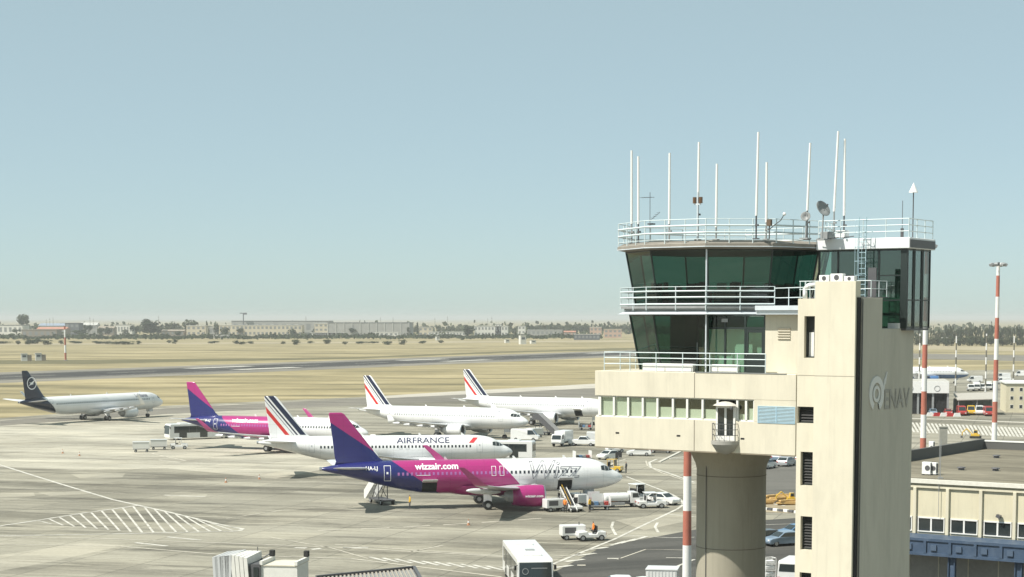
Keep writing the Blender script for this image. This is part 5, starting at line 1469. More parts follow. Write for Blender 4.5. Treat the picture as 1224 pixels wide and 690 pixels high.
q = G(735,541); tow_tractor('white tow tractor behind the white car',(q.x,q.y,0), R(200), True)
q = G(764,545); car('parked_car','white car under the tower office floor',(q.x,q.y,0), R(175), VW,'hatch')
q = G(790,541.5); car('parked_car','black car farther along behind the white car',(q.x,q.y,0), R(170), VD_,'hatch')
q = G(696,554); bag_cart('flat cart behind the white magenta fuselage',(q.x,q.y+4,0),R(20),canopy=False)
# --- parking seen between column and shaft
for i,(px,py,rz,p,lab) in enumerate(((916,560,60,VW,'white car at the near end of the car park row'),(931,551,70,VG,'grey-blue car in the car park row behind the column'),(945,549,75,VS,'silver car in the car park row beside the shaft'),(918,550,70,VD_,'dark car in the car park row'),(940,557,62,VS,'silver car parked in front of the grey-blue one'),(960,553,70,VW,'white car half hidden by the lift shaft'))):
    q = G(px,py); car('parked_car',lab,(q.x,q.y,0),R(rz),p,'hatch')
for (px,py,rz,p,lab) in ((936,652,205,VG,'pale blue hatchback parked on the dark asphalt by the shaft'),(912,650,205,VD_,'dark hatchback mostly behind the column'),(951,643,205,VB,'darker blue car behind the pale blue hatchback')):
    q = G(px,py); car('parked_car',lab,(q.x,q.y,0),R(rz),p,'hatch')
q = G(950,697); car('service_van','white van at the foot of the lift shaft',(q.x,q.y,0),R(70),VW,'van',cat='van')
q = G(919,692); o = thing('wire_cage_trolley','white wire cage trolley at the foot of the column','trolley',(q.x,q.y,0),R(20))
mb = MB()
for x in (-0.5,0.5):
    for y in (-0.4,0.4): mb.tube((x,y,0.15),(x,y,1.9),0.03,5)
for z in (0.2,0.8,1.35,1.9):
    for a,b in (((-0.5,-0.4),(0.5,-0.4)),((0.5,-0.4),(0.5,0.4)),((0.5,0.4),(-0.5,0.4)),((-0.5,0.4),(-0.5,-0.4))): mb.tube((*a,z),(*b,z),0.025,5)
mb.build('cage', WHITE, o)
for z in (0.3,0.9,1.42):
    mb = MB(); mb.cbox((0,0,z+0.12),(0.85,0.65,0.28)); mb.build('crate', WHITE, o, bevel=0.02)
wheels(o,(0.4,-0.4),0.42,0.1,0.06)
# --- roofs at the bottom of the picture
for (px,py,p,k,lab) in ((735,709,VW,'hatch','white car on the asphalt below the bus lane'),(766,711,VW,'hatch','white car next to the white container')):
    q = G(px,py); car('parked_car',lab,(q.x,q.y,0),R(185),p,k)
q = G(792,712); o = thing('container','white site container beside the striped mast','container',(q.x,q.y,0),R(-8))
mb = MB(); mb.box(-1.3,1.3,-1.1,1.1,0.1,2.3); mb.build('box', VW, o, bevel=0.03)
for i in range(9):
    mb = MB(); mb.box(-1.15+i*0.28,-1.05+i*0.28,-1.13,-1.1,0.2,2.2); mb.build('rib', VW, o)
mb = MB(); mb.box(-1.35,1.35,-1.15,1.15,2.3,2.38); mb.build('lid', VW, o)
# yellow plant on the sand behind the column and beyond the roof
def digger(label, px, py, rz, sc_=1.0):
    q = G(px,py); o = thing('digger',label,'digger',(q.x,q.y,0),R(rz)); o.scale = (sc_,)*3
    mb = MB(); mb.box(-1.2,1.2,-0.9,0.9,0.5,1.2); mb.build('chassis', VY, o, bevel=0.06)
    mb = MB(); mb.side([(-0.6,1.2),(0.5,1.2),(0.4,2.3),(-0.5,2.3)],-0.6,0.5); mb.build('cab', VY, o, bevel=0.05)
    mb = MB(); mb.side([(-0.45,1.5),(0.42,1.5),(0.34,2.2),(-0.4,2.2)],-0.62,0.52); mb.build('cab_glass', CARGLASS, o)
    mb = MB(); mb.path([(0.9,0,1.1),(2.4,0,2.6),(3.6,0,1.6),(3.7,0,0.6)],0.14,8); mb.build('boom', VY, o)
    mb = MB(); mb.side([(3.5,0.1),(4.1,0.1),(4.0,0.7),(3.6,0.7)],-0.4,0.4); mb.build('bucket', DGREY, o)
    for sd in (-1,1):
        mb = MB(); mb.side([(-1.5,0.2),(-1.3,0),(1.3,0),(1.5,0.2),(1.5,0.5),(1.3,0.65),(-1.3,0.65),(-1.5,0.5)],sd*0.95-0.22,sd*0.95+0.22); mb.build('track', BLACK, o)
    return o
digger('yellow digger beyond the terminal roof', 1166,524,160,0.7)
digger('small yellow loader on the sand between column and shaft', 946,601,190,0.55)
rs = random.Random(3)
for i,(px,py) in enumerate(((916,603),(930,601),(942,604),(920,598),(935,597))):
    q = G(px,py); mb = MB(); 
    for k in range(4): mb.cbox((rs.uniform(-.3,.3),rs.uniform(-.2,.2),0.1+k*0.16),(2.0+rs.uniform(-.4,.6),0.5,0.15),rs.uniform(-.3,.3))
    o = mb.build('timber_stack', [mat('timber_tan',(0.55,0.36,0.14),0.8,var=0.2,scale=2)], label=['low stack of tan boards nearest the kerb blocks','stack of tan boards in the middle of the verge','stack of tan boards beside the shaft','stack of tan boards behind the front stack','stack of tan boards at the back of the verge'][i], cat='timber', group='stacks of boards on the verge'); o.location=(q.x,q.y,0.03); o.rotation_euler=(0,0,rs.uniform(-.5,.5))

person('person in orange vest walking behind the belt loader', W1(8.6,-9.0), R(60), ORANGE, VD_)
person('person in yellow vest at the foot of the belt loader', W1(11.6,-9.2), R(140), YELLOW, VD_, 1)
person('person in yellow vest near the tail stairs', W1(-9.2,-1.5), R(200), YELLOW, DGREY)
bag_cart('open baggage cart under the white fuselage', W1(13.6,-3.0), R(100), canopy=False)
tow_tractor('white tow tractor waiting beyond the belt loader', W1(10.0,-1.2), R(15))
o = thing('warning_triangle','orange warning triangle on a stand before the nose','sign',W1(15.6,-4.6),R(20))
mb = MB(); mb.tube((0,0,0),(0,0,0.7),0.03,6); mb.cbox((0,0,0.03),(0.5,0.5,0.05)); mb.build('stand', DGREY, o)
mb = MB(); mb.side([(-0.45,0.7),(0.45,0.7),(0,1.5)],-0.03,0.03); mb.build('board', ORANGE, o)
# ---------------------------------------------------------------- terminal block beside the tower
b0 = at(1090,572,150.0)
BF = Frame(b0.x, b0.y, R(33))
term = thing('terminal_building', 'cream flat-roofed terminal block with pilasters above a blue steel gantry', 'building', (b0.x,b0.y,0), -R(33))
zr = b0.z
TW1 = plaster('terminal_render', (0.62,0.57,0.42)); TW2 = plaster('pilaster_render', (0.64,0.595,0.46))
BLUE = mat('gantry_blue', (0.05,0.082,0.135), 0.5, var=0.15, scale=1.2, dirt=(0.09,0.125,0.18), dscale=0.8)
ROOFM = ground_mat('roof_felt', (0.11,0.099,0.074), (0.18,0.163,0.122), (0.25,0.227,0.172), 0.15, (0.6,2.2,1), fine=0.9)
xl, xr_ = BF.loc(at(1060,560,160))[0]-3.0, 16.0
dep = 40.0
zwin1 = BF.fp(1097,619)[1]; zwin0 = BF.fp(1097,634)[1]; zg1 = BF.fp(1090,637)[1]; zg0 = BF.fp(1090,657)[1]
mb = MB(); mb.box(xl,xr_,0.3,dep,0,zr-0.35); mb.build('wall_core', TW1, term)
mb = MB(); mb.box(xl-0.1,xr_+0.1,-0.15,dep+0.1,zr-0.35,zr-0.28); roof = mb.build('roof', ROOFM, term)
mb = MB(); mb.box(xl-0.15,xr_+0.1,-0.25,0.1,zr-0.34,zr+0.0); mb.build('parapet', mat('parapet_white',(0.68,0.66,0.58),0.7,var=0.08), term)
mb = MB(); mb.box(xl-0.15,xl+0.2,0.1,dep,zr-0.28,zr+0.75); mb.build('side_parapet', mat('parapet_dark',(0.10,0.10,0.095),0.8), term)
mb = MB(); mb.box(xl-0.15,xr_,dep-0.2,dep+0.2,zr-0.28,zr+0.5); mb.build('back_parapet', mat('parapet_dark',(0.10,0.10,0.095),0.8), term)
mb = MB(); mb.box(xl-0.15,xr_,dep-0.25,dep+0.25,zr+0.5,zr+0.62); mb.build('back_coping', WHITE, term)
mb = MB(); mb.box(xl,xr_,0.05,0.3,zwin1+0.12,zr-0.34); mb.box(xl,xr_,0.05,0.3,zg1-0.3,zwin0); mb.build('facade_panel', TW1, term)
step = BF.fp(1135,600)[0]-BF.fp(1096,600)[0]
xp0 = BF.fp(1094,600)[0]
i = 0
for i in range(-2,6):
    x = xp0+i*step
    if x > xr_-0.3: break
    mb = MB(); mb.box(x-0.14,x+0.14,-0.16,0.3,zg1,zr-0.7); mb.build('pilaster', TW2, term, bevel=0.02)
    a,b = x+0.32, x+step-0.32
    mb = MB(); mb.box(a-0.06,b+0.06,-0.02,0.12,zwin1,zwin1+0.12); mb.box(a-0.06,b+0.06,-0.05,0.12,zwin0-0.08,zwin0); mb.box(a-0.06,a+0.02,0,0.12,zwin0,zwin1); mb.box(b-0.02,b+0.06,0,0.12,zwin0,zwin1); mb.box((a+b)/2-0.07,(a+b)/2+0.07,0.0,0.12,zwin0,zwin1)
    w = mb.build('window', FRAME, term)
    for (p,q) in ((a+0.02,(a+b)/2-0.07),((a+b)/2+0.07,b-0.02)):
        mb = MB(); mb.box(p,q,0.08,0.1,zwin0,zwin1); mb.build('pane', CARGLASS, w)
mb = MB(); mb.box(xl,xr_,-0.12,0.1,zr-0.72,zr-0.55); mb.build('string_course', TW2, term)
# cable drop and a small wall lamp
x,z = BF.fp(1123,600); mb = MB(); mb.tube((x,-0.2,zwin1+0.2),(x,-0.2,zr+3.0),0.025,5); mb.build('downpipe', MGREY, term)
x,z = BF.fp(1195,617); mb = MB(); mb.cbox((x,-0.25,z),(0.35,0.4,0.25),0,R(20)); mb.build('wall_lamp', DGREY, term)
# blue gantry
mb = MB(); mb.box(xl,xr_,-3.0,0.0,zg0,zg0+0.22); mb.box(xl,xr_,-3.0,0.0,zg1-0.22,zg1); mb.box(xl,xr_,-2.9,-0.1,zg0+0.22,zg1-0.22); gan = mb.build('gantry_beam', BLUE, term)
n = 0
x = xl+0.5
while x < xr_:
    mb = MB(); mb.box(x-0.12,x+0.12,-3.03,-2.9,zg0+0.22,zg1-0.22); mb.build('stiffener', BLUE, gan)
    mb = MB(); mb.box(x+0.5,x+1.0,-3.02,-2.9,zg0+0.45,zg1-0.5); mb.build('bracket_plate', mat('gantry_light',(0.075,0.11,0.165),0.5), gan)
    x += step*0.75
for px in (1138,1218):
    x = BF.fp(px,675,-2.5)[0]
    mb = MB(); mb.box(x-0.3,x-0.22,-2.7,-2.3,0,zg0); mb.box(x+0.22,x+0.3,-2.7,-2.3,0,zg0); mb.box(x-0.22,x+0.22,-2.55,-2.45,0,zg0); mb.build('gantry_post', BLUE, term)
mb = MB(); mb.box(xl,xr_,-0.05,0.3,0,zg0); mb.build('base_wall', mat('base_wall_grey',(0.34,0.32,0.28),0.8,var=0.1), term)
x = xl+1.0
while x < xr_:
    mb = MB(); mb.box(x-0.05,x+0.05,-0.09,-0.05,0,zg0-0.05); mb.build('wall_rib', TW2, term); x += step*0.9
# roof clutter
def on_roof_t(px, py):
    p = gp(px,py,zr-0.28); return p
for (px,py,lab,k) in ((1108,568,'white cooling unit with a side fan on the terminal roof',0),(1115.5,568,'cooling unit with slanted cover on the terminal roof',1),(1113.5,543,'slim white cooling unit by the dark parapet',2)):
    p = on_roof_t(px,py); o = thing('cooling_unit',lab,'cooling unit',p,R(-33))
    s_ = (0.8,0.45,1.15) if k == 0 else ((0.7,0.5,1.1) if k == 1 else (0.5,0.4,1.3))
    mb = MB(); mb.box(-s_[0]/2,s_[0]/2,-s_[1]/2,s_[1]/2,0.08,s_[2]); mb.build('case', WHITE, o, bevel=0.03)
    mb = MB(); mb.tube((s_[0]*0.15,-s_[1]/2-0.01,s_[2]*0.55),(s_[0]*0.15,-s_[1]/2,s_[2]*0.55),s_[0]*0.3,14); mb.build('fan', DGREY, o)
    mb = MB(); mb.box(s_[0]/2,s_[0]/2+0.01,-s_[1]/2+0.05,s_[1]/2-0.05,0.2,s_[2]-0.1); mb.build('coil_face', DGREY, o)
    mb = MB(); mb.box(-s_[0]/2,-s_[0]/2+0.1,-s_[1]/2,s_[1]/2,0,0.08); mb.box(s_[0]/2-0.1,s_[0]/2,-s_[1]/2,s_[1]/2,0,0.08); mb.build('feet', DGREY, o, kind='stuff')
for (px,py,lab) in ((1149,562,'low dark roof vent near the cable mast'),(1190,563,'low dark roof vent at the front of the roof'),(1191,547.5,'low dark roof vent towards the back of the roof'),(1093,548,'low dark roof vent beside the shaft')):
    p = on_roof_t(px,py); mb = MB(); mb.lathe([(0.3,0),(0.26,0.18),(0.4,0.2),(0.36,0.28),(0.0,0.32)],12); o = mb.build('roof_vent', DGREY, label=lab, cat='vent', group='roof vents'); o.location = p
# thin wire pole rising in front of the roof
p = on_roof_t(1124,572); mb = MB(); mb.tube((0,0,0),(0,0,3.4),0.03,6); mb.cbox((0,0,0.05),(0.4,0.4,0.1)); o = mb.build('cable_mast', MGREY, label='thin grey cable mast at the roof edge', cat='mast'); o.location = p
# concrete bollard post behind the roof
p = gp(1127,545); 
# ---------------------------------------------------------------- striped light masts
def mast(label, px, d, ztop, rb, rt, band, head=True, phase=0, group=None, nm='light_mast', lean=0.0, c2=None):
    b = at(px[0],px[1],d); o = thing(nm, label, 'mast', (b.x,b.y,0), 0, group)
    z = 0; i = phase
    while z < ztop-0.01:
        z2 = min(z+band, ztop); f0,f1 = z/ztop, z2/ztop
        mb = MB(); mb.smooth = True; mb.tube((0,0,z),(0,0,z2),rb+(rt-rb)*f0,14,rb+(rt-rb)*f1, caps=False); mb.build('mast_section', (c2 or MASTRED) if i%2 else MASTWHITE, o)
        z = z2; i += 1
    mb = MB(); mb.box(-rb*1.6,rb*1.6,-rb*1.6,rb*1.6,0,0.3); mb.build('footing', MGREY, o)
    if head:
        mb = MB(); mb.tube((0,0,ztop),(0,0,ztop+0.5),rt*0.8,8); mb.tube((-0.9,0,ztop+0.25),(0.9,0,ztop+0.25),0.06,6); mb.tube((0,-0.9,ztop+0.25),(0,0.9,ztop+0.25),0.06,6); hd = mb.build('head_frame', DGREY, o)
        for a in range(0,360,60):
            x,y = 0.95*math.cos(R(a)),0.95*math.sin(R(a))
            M = Matrix.Translation((x,y,ztop+0.2))@Matrix.Rotation(R(a),4,'Z')@Matrix.Rotation(R(28),4,'Y')
            mb = MB(); mb.box(-0.18,0.28,-0.26,0.26,-0.2,0.2,M); mb.build('floodlight', MGREY, hd, bevel=0.03)
    return o
def zt_(px,py,d): return at(px,py,d).z
mast('tall red and white floodlight mast close beside the tower lobby', (1104,500), 220, zt_(1108,296,220), 0.42, 0.24, 2.85, phase=1)
mast('tall red and white floodlight mast standing away from the tower', (1189,500), 250, zt_(1193,318,250), 0.42, 0.24, 2.9, phase=0)
mast('thick red and white mast beside the round column', (821,690), 140, 22.0, 0.37, 0.26, 2.72, head=False, phase=1)
for i,(px,lab) in enumerate(((1099,'thin striped pole nearest the tower wall'),(1142.5,'thin striped pole standing over the far white airliner nose'),(1178.5,'thin striped pole between the canopy and the big mast'),(1211.5,'thin striped pole above the cream block'))):
    d = 560; mast(lab, (px,440), d, zt_(px,399,d), 0.26, 0.2, 2.2, head=False, phase=i, group='thin striped apron poles', nm='striped_pole', c2=mat('pole_dark',(0.16,0.15,0.12),0.7))
b = gp(78.5,431); mast('thin striped pole out in the far grass', (78.5,431), b.y, zt_(78.5,390,b.y), 0.55, 0.45, 4.2, head=False, phase=1, nm='striped_pole')
# ---------------------------------------------------------------- fire station and sheds
fd = gp(1110,495).y
f0 = at(1092,495,fd)
def building(name,label,cat,x0,x1,d,ytop,ybase,depth,wall,roofm,rz=0.0,wins=None,flat=True,over=0.4):
    a = at(x0,ybase,d); b = at(x1,ybase,d); w = b.x-a.x
    z = at(x0,ytop,d).z
    o = thing(name,label,cat,((a.x+b.x)/2,d,0),rz)
    return o, w, z
o,w,z = building('fire_station','low fire station with white fascia and dark vehicle bays','building',1062,1132,fd,457,495,18,None,None, R(-8))
mb = MB(); mb.box(-w/2,w/2,0.3,18,0,z); mb.build('wall', mat('shed_grey',(0.17,0.17,0.16),0.8,var=0.1,scale=0.6), o)
mb = MB(); mb.box(-w/2-0.2,w/2+0.2,-0.6,0.3,z-2.6,z+0.2); mb.build('fascia', WHITE, o)
mb = MB(); mb.box(-w/2-0.2,w/2+0.2,0.3,18.2,z,z+0.25); mb.build('roof', mat('roof_pale',(0.42,0.41,0.37),0.8,var=0.1), o)
nb = 4; bw = w/nb
for i in range(nb):
    mb = MB(); mb.box(-w/2+i*bw+0.3,-w/2+(i+1)*bw-0.3,0.22,0.29,0.05,z-2.6); mb.build('bay_shade_panel', DARK, o)  # black panel on the wall, painting the shade of an open bay
for i in range(nb+1):
    mb = MB(); mb.box(-w/2+i*bw-0.25,-w/2+i*bw+0.25,-0.2,0.3,0,z-2.6); mb.build('pier', MGREY, o)
for i in range(3):
    mb = MB(); mb.lathe([(0.62,-0.02),(0.7,-0.02),(0.7,0.03),(0.62,0.03),(0.62,-0.02)],16,Matrix.Translation((w/2-9+i*3.2,-0.63,z-1.5))@Matrix.Rotation(R(90),4,'X')); mb.build('fascia_emblem', DGREY, o)
d2 = gp(1165,496).y+4
o,w,z = building('vehicle_canopy','grey sheet canopy sheltering red vehicles','canopy',1142,1188,d2,475,494,10,None,None,R(-6))
mb = MB(); mb.hexa([(-w/2,-5,z-0.6),(w/2,-5,z-0.3),(w/2,5,z+0.9),(-w/2,5,z+0.5),(-w/2,-5,z-0.4),(w/2,-5,z-0.1),(w/2,5,z+1.1),(-w/2,5,z+0.7)]); mb.build('roof', mat('canopy_grey',(0.38,0.36,0.32),0.7,var=0.12), o)
for x in (-w/2+0.3,0,w/2-0.3):
    for y in (-4.7,4.7):
        mb = MB(); mb.tube((x,y,0),(x,y,z-0.4),0.1,6); mb.build('post', MGREY, o)
mb = MB(); mb.box(-w/2,w/2,4.8,5.0,0,z-0.6); mb.build('back_wall', mat('wall_dim',(0.25,0.24,0.2),0.9), o)
o,w,z = building('cream_block','cream two-storey block with small square windows','building',1203,1290,fd+6,459,497,16,None,None,R(-8))
mb = MB(); mb.box(-w/2,w/2,0,16,0,z); mb.build('wall', TW1, o)
mb = MB(); mb.box(-w/2-0.3,w/2+0.3,-0.3,16.3,z,z+0.35); mb.build('roof', WHITE, o)
for r_ in range(3):
    for c1 in range(7):
        x = -w/2+1.4+c1*2.2; zz = 1.0+r_*2.1
        mb = MB(); mb.box(x-0.42,x+0.42,-0.04,0.0,zz,zz+0.95); ww = mb.build('window', FRAME, o)
        mb = MB(); mb.box(x-0.34,x+0.34,-0.055,-0.04,zz+0.08,zz+0.87); mb.build('pane', CARGLASS, ww)
for (px,py,rz,p,lab,k) in ((1149,496.6,265,VR,'red fire vehicle under the grey canopy, next to the yellow van','van'),(1181,497.2,265,VR,'red fire vehicle under the grey canopy by the mast','van'),(1133,496.3,265,VR,'dark red car in front of the grey shed wall','hatch'),(1115,496,265,VG,'grey-blue car before the dark vehicle bays','hatch'),(1160,495.8,262,VY,'yellow van under the grey canopy','van'),(1170,495.9,262,VW,'white van under the grey canopy','van')):
    q = gp(px,py); car('fire_vehicle' if k=='van' else 'parked_car',lab,(q.x,q.y,0),R(rz),p,k,cat='fire vehicle' if 'fire' in lab else ('van' if k=='van' else 'car'))
for i,(px,py) in enumerate(((1160,467.5),(1167,467),(1174,466.7),(1181,466.3),(1188,466))):
    q = gp(px,py); tank_truck(['white service truck parked in the row beyond the shed, its first','white service truck second in the row beyond the shed','white service truck in the middle of the row beyond the shed','white service truck fourth in the row beyond the shed','white service truck at the mast end of the row'][i],(q.x,q.y,0),R(262), i%2==0)
for (px,py,rz,lab) in ((1165,457,180,'white van crossing beyond the row of trucks'),(1199,453,175,'white van behind the big mast'),(1221,450,170,'white van far out beyond the cream block'),(1199,459,180,'dark-wheeled white van near the cream block')):
    q = gp(px,py); car('service_van',lab,(q.x,q.y,0),R(rz),VW,'van',cat='van')
q = gp(1117,497.5); 
# white concrete barriers in front of the bays
for i in range(5):
    q = gp(1112+i*8,497.5+i*0.15); mb = MB(); mb.side([(-0.9,0),(0.9,0),(0.8,0.3),(0.6,0.85),(-0.6,0.85),(-0.8,0.3)],-0.25,0.25); o = mb.build('barrier', [WHITE, RED][i%2:], label='low concrete barrier in the row before the vehicle bays', cat='barrier', group='barriers before the vehicle bays'); o.location=(q.x,q.y,0)
# grey concrete stub behind the roof corner
q = at(1127,530,205); mb = MB(); mb.box(-0.45,0.45,-0.3,0.3,0,zt_(1127,511,205)); mb.box(-0.5,0.5,-0.35,0.35,zt_(1127,511,205),zt_(1127,511,205)+0.12); o = mb.build('concrete_stack', [mat('stack_grey',(0.36,0.35,0.3),0.8,var=0.1)], label='square grey concrete stack behind the terminal roof corner', cat='chimney'); o.location=(q.x,q.y,0)
# ---------------------------------------------------------------- boarding bridge at the foot of the picture
jp = at(320,668,122.0)
jb = thing('boarding_bridge','white boarding bridge head with ribbed grey bellows and roof walkway','boarding bridge',(jp.x,jp.y,0),R(-8))
ztop = at(320,663,122).z
JW = mat('bridge_white',(0.72,0.71,0.66),0.5,var=0.06); JG = mat('bridge_bellows',(0.36,0.37,0.37),0.7,var=0.08); JR = mat('bridge_roof',(0.60,0.56,0.46),0.7,var=0.08,scale=2)
xa = lambda px: (px-320)/F*122
for i in range(7):
    x = xa(262)+i*0.17
    mb = MB(); mb.side([(x,ztop-3.0),(x+0.1,ztop-3.0),(x+0.1+0.12*i*0.2,ztop+0.0+0.02*i),(x-0.12,ztop-0.05+0.02*i)],-1.5,1.5); mb.build('bellows_rib', JG if i%2 else mat('bellows_light',(0.55,0.56,0.56),0.6), jb)
for i in range(4):
    x = xa(286)+i*0.3
    mb = MB(); mb.hexa([(x,-1.5,ztop-2.9),(x+0.26,-1.5,ztop-2.9),(x+0.26,1.5,ztop-2.9),(x,1.5,ztop-2.9),(x-0.2,-1.5,ztop+0.12-0.05*i),(x+0.06,-1.5,ztop+0.1-0.05*i),(x+0.1,1.5,ztop+0.05),(x-0.16,1.5,ztop+0.06)]); mb.build('canopy_fold', JW, jb)
mb = MB(); mb.box(xa(300),xa(318),-1.35,1.2,ztop-3,ztop-0.5); mb.build('operator_cab', DGREY, jb)
mb = MB(); mb.box(xa(302),xa(306),-1.4,-1.36,ztop-2.4,ztop-0.7); mb.box(xa(310),xa(316),-1.4,-1.36,ztop-2.4,ztop-0.7); mb.build('cab_glass', CARGLASS, jb)
mb = MB(); mb.box(xa(318),xa(363),-1.2,1.4,ztop-3,ztop-0.62); mb.build('rotunda_wall', JW, jb)
mb = MB(); mb.box(xa(318),xa(363),-1.25,1.45,ztop-0.62,ztop-0.55); mb.build('roof_deck', JR, jb)
for px in (319,362):
    mb = MB(); mb.box(xa(px)-0.1,xa(px)+0.1,-1.3,1.5,ztop-0.55,ztop-0.28); mb.build('roof_kerb', JW, jb)
    mb = MB(); mb.cbox((xa(px),1.2,ztop-0.05),(0.34,0.34,0.42)); mb.build('corner_lamp', BLACK, jb, bevel=0.03)
mb = MB(); mb.tube((xa(305),1.0,ztop-0.5),(xa(316),1.1,ztop-0.1),0.05,6); mb.tube((xa(300),1.3,ztop-0.2),(xa(300),1.3,ztop+0.35),0.03,5); mb.build('cable_arm', DGREY, jb)
mb = MB(); mb.tube((0,0,0),(0,0,ztop-3),0.45,12); mb.cbox((0,0,0.35),(2.6,1.4,0.5)); mb.build('drive_column', MGREY, jb)
# ribbed roof of the bridge tunnel, coming in from below
T0 = at(380,692,118); T1 = at(500,680,118)
zr2 = T1.z
tun = thing('bridge_tunnel','ribbed grey roof of the boarding bridge tunnel','boarding bridge',(T1.x,T1.y,0),R(0))
ta = Vector((T1.x,T1.y)); p1 = gp(495,678.5,zr2); p2 = gp(378,690,zr2); p3 = gp(380,740,zr2); p4 = gp(530,740,zr2)
def lo(p, z): return (p.x-T1.x, p.y-T1.y, z)
mb = MB(); mb.hexa([lo(p3,zr2-3),lo(p4,zr2-3),lo(p1,zr2-3),lo(p2,zr2-3),lo(p3,zr2-0.1),lo(p4,zr2-0.1),lo(p1,zr2-0.1),lo(p2,zr2-0.1)]); mb.build('tunnel_wall', MGREY, tun)
RIB = mat('ribbed_roof',(0.34,0.31,0.26),0.6,var=0.1)
for i in range(26):
    f = i/25; a = p2.lerp(p1,f); b = p3.lerp(p4,f); d = (a-b); 
    mb = MB(); mb.cbox(((a.x+b.x)/2-T1.x,(a.y+b.y)/2-T1.y,zr2-0.06),(d.length,0.12,0.1),math.atan2(d.y,d.x)); mb.build('roof_rib', RIB, tun)
for (a,b) in ((p2,p1),(p1,p4)):
    d = b-a; mb = MB(); mb.cbox(((a.x+b.x)/2-T1.x,(a.y+b.y)/2-T1.y,zr2),(d.length,0.2,0.22),math.atan2(d.y,d.x)); mb.build('roof_edge', DGREY, tun)
for x in (-3.0,1.5):
    mb = MB(); mb.tube((x,-6,0),(x,-6,zr2-2.9),0.25,8); mb.build('leg', MGREY, tun)
# ---------------------------------------------------------------- far trees, shrubs and buildings
LEAF = []
for i,(c) in enumerate(((0.042,0.055,0.024),(0.055,0.066,0.03),(0.034,0.048,0.024),(0.07,0.075,0.04))):
    LEAF.append(mat('foliage_%d'%i, c, 0.8, var=0.35, scale=0.5, spec=0.15))
BARK = mat('bark', (0.12,0.09,0.065), 0.9, var=0.2)
def crown_mesh(seed, kind, n=420):
    """unit-height crown of leaf-clump faces spread through the volume; z 0..1, half width about 0.5"""
    r = random.Random(seed); mb = MB()
    blobs = []
    if kind == 'round':
        for i in range(11): 
            a=r.uniform(0,6.28); d=r.uniform(0.05,0.34); blobs.append((d*math.cos(a),d*math.sin(a),r.uniform(0.32,0.8),r.uniform(0.16,0.26)))
    elif kind == 'pine':
        for i in range(12):
            a=r.uniform(0,6.28); d=r.uniform(0.0,0.42); blobs.append((d*math.cos(a),d*math.sin(a),r.uniform(0.6,0.86),r.uniform(0.12,0.2)))
    elif kind == 'tall':
        for i in range(12): 
            z=r.uniform(0.12,0.95); w=0.2*(1-abs(z-0.45)*1.2); a=r.uniform(0,6.28); blobs.append((w*math.cos(a)*0.7,w*math.sin(a)*0.7,z,r.uniform(0.09,0.15)))
    else:
        for i in range(9):
            a=r.uniform(0,6.28); d=r.uniform(0.0,0.4); blobs.append((d*math.cos(a),d*math.sin(a),r.uniform(0.2,0.7),r.uniform(0.18,0.3)))
    per = n//len(blobs)
    for (x,y,z,rad) in blobs:
        for k in range(per):
            v = Vector((r.gauss(0,1),r.gauss(0,1),r.gauss(0,1))).normalized()*rad*(r.uniform(0.55,1.08))
            p = Vector((x,y,z))+v
            if p.z < 0.02: p.z = 0.02
            s = r.uniform(0.035,0.075)
            q = Vector((r.gauss(0,1),r.gauss(0,1),r.gauss(0,1)))
            t1 = v.cross(q).normalized()*s; t2 = (v.normalized()*r.uniform(-0.4,0.4)+t1.cross(v).normalized()).normalized()*s*r.uniform(0.6,1.2)
            mb.poly([p-t1-t2*0.4,p+t1*0.7-t2,p+t1+t2*0.5,p-t1*0.4+t2])
    return mb
CR = {}
for kind in ('round','pine','tall','shrub'):
    for sd in range(3):
        m_ = crown_mesh(sd*7+len(kind), kind)
        me = bpy.data.meshes.new('crown'); me.from_pydata(m_.v,[],m_.f); me.materials.append(LEAF[(sd+len(kind))%4]); CR[(kind,sd)] = me
def trunk_mesh(kind):
    mb = MB()
    top = {'round':0.5,'pine':0.68,'tall':0.7,'shrub':0.3}[kind]
    mb.tube((0,0,0),(0.01,0,top*0.55),0.03,7,0.022); mb.tube((0.01,0,top*0.55),(0.02,0.01,top),0.022,6,0.012)
    for a in (0.4,2.3,4.3): mb.tube((0.01,0,top*0.5),(0.22*math.cos(a),0.22*math.sin(a),top*1.1),0.014,5,0.006)
    return mb.mesh('trunk', BARK)
TK = {k: trunk_mesh(k) for k in ('round','pine','tall','shrub')}
def tree(label, px, ybase, ytop, wpx, kind, seed=0, group=None, name='tree', cat='tree'):
    b = gp(px,ybase); h = at(px,ytop,b.y).z; w = wpx/F*b.y
    o = thing(name,label,cat,(b.x,b.y,-0.06),seed*1.7,group)
    c1 = link('crown', CR[(kind,seed%3)], o); c1.scale = (w,w,h)
    t1 = link('trunk', TK[kind], o); t1.scale = (w*0.9,w*0.9,h)
    return o
tree('large dark umbrella pine over the white works hall',28,400,375.5,21,'pine',1)
tree('big broad dark tree standing alone above the low roofs',180,402,378,34,'round',1)
tree('rounded tree behind the brown roofed sheds',205,401,384,24,'round',2)
tree('rounded tree behind the small white house',228,401,382,24,'round',0)
tree('narrow cypress between the white houses',247.5,401,381,7,'tall',1)
tree('dark dome tree before the hangar office',269,403,391,15,'round',0)
tree('dark tree against the hangar office front',297,402,388,10,'tall',2)
tree('spreading tree in front of the grey hangar hall',421,402,392,16,'pine',2)
tree('narrow tree at the end of the hangar hall',488,402,391,9,'tall',0)
tree('dark round tree beside the white block with windows',560,403,386,17,'round',1)
tree('tall tree beside the two-storey pale house',499,402,386,7,'tall',2)
tree('small tree above the white block roof',582,400,387.5,14,'round',2)
rnd = random.Random(11)
